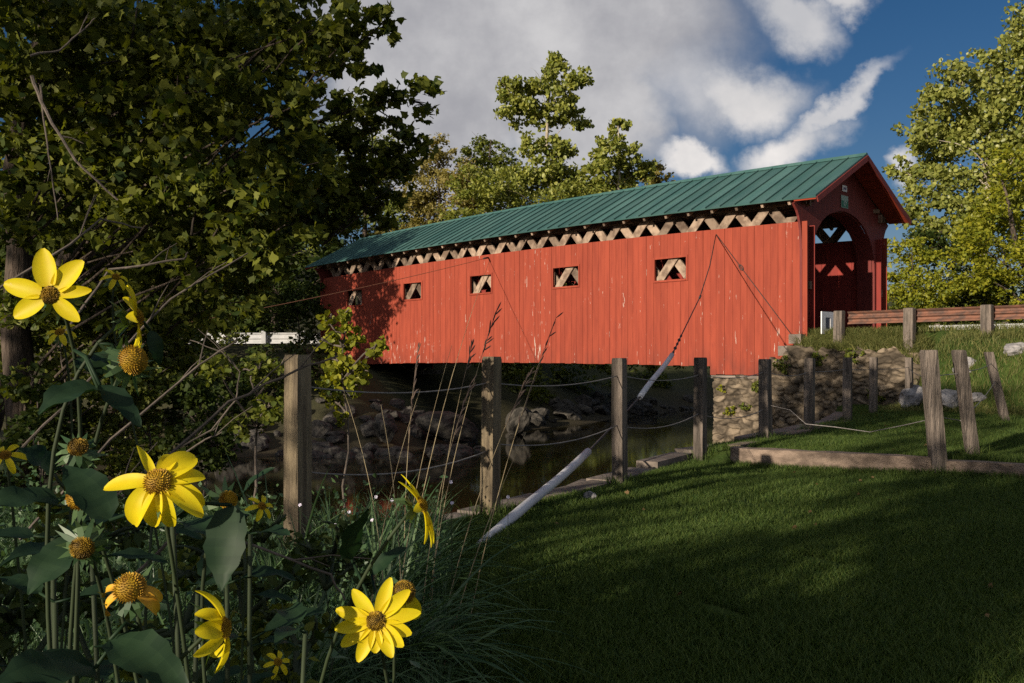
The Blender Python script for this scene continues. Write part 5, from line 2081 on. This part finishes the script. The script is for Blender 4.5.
# leafy stems without bloom that fill the stand
for i in range(14):
    px, py, d = random.uniform(-10, 330), random.uniform(540, 700), random.uniform(1.0, 1.9)
    c = P(px, py - 30, d)
    g = (c.x + random.uniform(-.1, .1), d + random.uniform(-.05, .1))
    g0 = Vector((g[0], g[1], -1.55))
    root = empty('leafy_stem', g0, 'leafy flowerless stem with oval dark leaves among the yellow flowers', 'plant', 'leafy stems without flowers')
    mb = MB()
    pts = [g0.lerp(c, k / 8) + Vector((math.sin(k * .7) * .012, 0, 0)) for k in range(9)]
    mb.tube(pts, .0032, 6)
    mb.build('stem', 'stem', root, True).location = -g0
    for k in range(7):
        q = pts[min(8, 3 + k)] if k < 6 else pts[8]
        az = k * 2.4 + i
        dv = Vector((math.cos(az), math.sin(az), random.uniform(-.1, .6)))
        mb = MB()
        L = random.uniform(.07, .12)
        ovate_leaf(mb, q + dv * .02, dv, Vector((0, -.2, 1)), L * .9, L * .36, random.uniform(.3, 1.0))
        mb.tube([q, q + dv * .022], .0016, 5)
        mb.build('leaf', 'sun_leaf', root, True).location = -g0

# small white asters in the long grass
for i, (px, py) in enumerate(((580, 482), (376, 497), (392, 500), (300, 505), (349, 512), (452, 503), (508, 497), (335, 525), (372, 520))):
    d = 4.6 + .1 * i % .5
    c = P(px if px < 560 else 451, py, d)
    root = empty('white_aster', (c.x, d + .05, -1.5), 'tiny white aster among the long grass by the fence', 'flower', 'white asters in the grass')
    o = -Vector(root.location)
    Mx = frame_of((random.uniform(-.4, .4), -.8, .5))
    mb = MB()
    for k in range(7):
        petal_geom(mb, Mx, c - Mx @ Vector((math.cos(k * .9), math.sin(k * .9), 0)) * .006, k * .9, .008, .006, random.uniform(-.5, .3), .2, 0, 3)
    mb.build('petals', 'aster', root).location = o
    mb = MB()
    mb.tube([Vector(root.location), c], .0016, 5)
    mb.build('stem', 'stem', root).location = o

# a few fallen leaves on the lawn
for i in range(64):
    x, y = random.uniform(-.2, 7), random.uniform(4.5, 17)
    if not on_lawn(np.array([x]), np.array([y]))[0]:
        continue
    V, Fc, rn = leaves_arrays(np.array([[x, y, hz(x, y) + .05]]), random.uniform(.030, .055), T_MAPLE, F_MAPLE, .6)
    o = array_mesh('fallen_leaf', V, Fc, rn, 'dead_leaf', loc=(x, y, hz(x, y) + .06))
    tag(o, 'dry brown leaf lying on the lawn grass', 'leaf', 'fallen leaves on the lawn')

# ------------------------------------------------------------------ light, sky, camera
SUN = Vector((-.684, -.729, 0)).normalized()
EL = R_(14)
sv = Vector((SUN.x * math.cos(EL), SUN.y * math.cos(EL), math.sin(EL)))
sl = bpy.data.lights.new('sun', 'SUN')
sl.energy = 4.6
sl.angle = R_(.53)
sl.color = (1.0, .87, .69)
so = bpy.data.objects.new('sun', sl)
so.rotation_euler = sv.to_track_quat('Z', 'Y').to_euler()
COL.objects.link(so)

w = bpy.data.worlds.new('World')
SC.world = w
w.use_nodes = True
nt = w.node_tree
nt.nodes.clear()
wo = nt.nodes.new('ShaderNodeOutputWorld')
bg = nt.nodes.new('ShaderNodeBackground')
nt.links.new(bg.outputs[0], wo.inputs[0])
sky = nt.nodes.new('ShaderNodeTexSky')
sky.sky_type = 'NISHITA'
sky.sun_disc = False
sky.sun_elevation = EL
sky.sun_rotation = math.atan2(SUN.x, SUN.y)
sky.air_density = 1.0
sky.dust_density = .3
sky.ozone_density = 2.5
SKYK = .07
bg.inputs['Strength'].default_value = SKYK
hs = nt.nodes.new('ShaderNodeHueSaturation')
hs.inputs['Saturation'].default_value = 1.32
hs.inputs['Value'].default_value = .50
nt.links.new(sky.outputs[0], hs.inputs['Color'])
col = mixc(nt, 1.0, hs.outputs[0], (1.06, .90, 1.0), 'MULTIPLY')
tc = nt.nodes.new('ShaderNodeTexCoord')
sp = nt.nodes.new('ShaderNodeSeparateXYZ')
nt.links.new(tc.outputs['Generated'], sp.inputs[0])
yy = mathn(nt, 'MAXIMUM', sp.outputs[1], .08)
p_ = mathn(nt, 'DIVIDE', sp.outputs[0], yy)
q_ = mathn(nt, 'DIVIDE', sp.outputs[2], yy)
cb = nt.nodes.new('ShaderNodeCombineXYZ')
nt.links.new(p_, cb.inputs[0])
nt.links.new(q_, cb.inputs[1])
n1 = noise_tex(nt, cb.outputs[0], 7.0, 8, .6)
n2 = noise_tex(nt, mapping(nt, cb.outputs[0], (1, 1, 1), (4.2, 1.7, 0)), 7.0, 8, .6)
pd = mathn(nt, 'MULTIPLY_ADD', mathn(nt, 'SUBTRACT', n1.outputs[0], .5), .14, p_)
qd = mathn(nt, 'MULTIPLY_ADD', mathn(nt, 'SUBTRACT', n2.outputs[0], .5), .14, q_)


def cloud(px, py, rx, ry, ang=0.0, soft=.9, gain=1.0):
    a, b = (px - 512) / F, (360 - py) / F
    dx, dy = mathn(nt, 'SUBTRACT', pd, a), mathn(nt, 'SUBTRACT', qd, b)
    c, s = math.cos(ang), math.sin(ang)
    ex = mathn(nt, 'DIVIDE', mathn(nt, 'MULTIPLY_ADD', dx, c, mathn(nt, 'MULTIPLY', dy, s)), rx / F)
    ey = mathn(nt, 'DIVIDE', mathn(nt, 'MULTIPLY_ADD', dx, -s, mathn(nt, 'MULTIPLY', dy, c)), ry / F)
    r = mathn(nt, 'SQRT', mathn(nt, 'ADD', mathn(nt, 'MULTIPLY', ex, ex), mathn(nt, 'MULTIPLY', ey, ey)))
    return smooth(nt, r, 1 + soft * .5, 1 - soft * .5, 0, gain)


def union(lst):
    m = lst[0]
    for k in lst[1:]:
        m = mathn(nt, 'MAXIMUM', m, k)
    return m


front = smooth(nt, sp.outputs[1], .08, .2, 0, 1)
grey = union([cloud(520, 10, 215, 120, 0, .5), cloud(430, 110, 110, 110, 0, .6), cloud(580, 110, 85, 70, 0, .6), cloud(640, 30, 64, 50, .2, .7), cloud(600, -130, 300, 130, 0, .5), cloud(690, 115, 42, 40, 0, 1.3, .38)])
grey = mathn(nt, 'MULTIPLY', grey, front)
white = union([cloud(752, 92, 52, 28, -.1, 1.3), cloud(712, 88, 40, 30, .2, 1.3, .6), cloud(838, 108, 56, 11, .72, 1.4, .85), cloud(795, 150, 42, 19, .5, 1.4), cloud(796, 18, 34, 20, -.5, 1.4, .85), cloud(840, 6, 24, 15, 0, 1.4, .85),
               cloud(684, 165, 40, 15, 0, .9), cloud(900, 180, 16, 14, 0, 1.0, .9)])
white = mathn(nt, 'MULTIPLY', white, front)
n3 = noise_tex(nt, cb.outputs[0], 4.0, 7, .6)
gv = smooth(nt, n3.outputs[0], .35, .7, 0, 1)
K = 1 / SKYK / 1.516
gcol = mixc(nt, gv, tuple(v * K for v in (.36, .36, .39)), tuple(v * K for v in (.64, .63, .635)))
wcol = mixc(nt, gv, tuple(v * K for v in (.62, .61, .615)), tuple(v * K for v in (.95, .90, .86)))
col = mixc(nt, grey, col, gcol)
col = mixc(nt, white, col, wcol)
# unseen broken cloud over the rest of the sky, brightened to lift the shade
nb = noise_tex(nt, mapping(nt, tc.outputs['Generated'], (1, 1, 2.2)), 2.2, 7, .55)
back = smooth(nt, nb.outputs[0], .40, .56, 0, .95)
back = mathn(nt, 'MULTIPLY', back, mathn(nt, 'SUBTRACT', 1.0, front))
col = mixc(nt, back, col, tuple(v * K for v in (.60, .60, .62)))
nt.links.new(col, bg.inputs['Color'])

cd = bpy.data.cameras.new('camera')
cd.sensor_width = 36
cd.lens = 36 * F / 1024
cd.shift_y = 18.5 / 1024
cd.clip_start = .05
cd.clip_end = 2000
co = bpy.data.objects.new('camera', cd)
co.rotation_euler = (R_(90), 0, 0)
COL.objects.link(co)
SC.camera = co

SC.render.engine = 'CYCLES'
SC.cycles.use_denoising = False
SC.cycles.max_bounces = 6
SC.cycles.diffuse_bounces = 3
SC.cycles.glossy_bounces = 3
SC.cycles.transmission_bounces = 4
SC.cycles.sample_clamp_indirect = 6
SC.view_settings.view_transform = 'Standard'
SC.view_settings.look = 'None'
SC.view_settings.exposure = 0.6
SC.view_settings.gamma = 1.0
SC.view_settings.use_curve_mapping = False
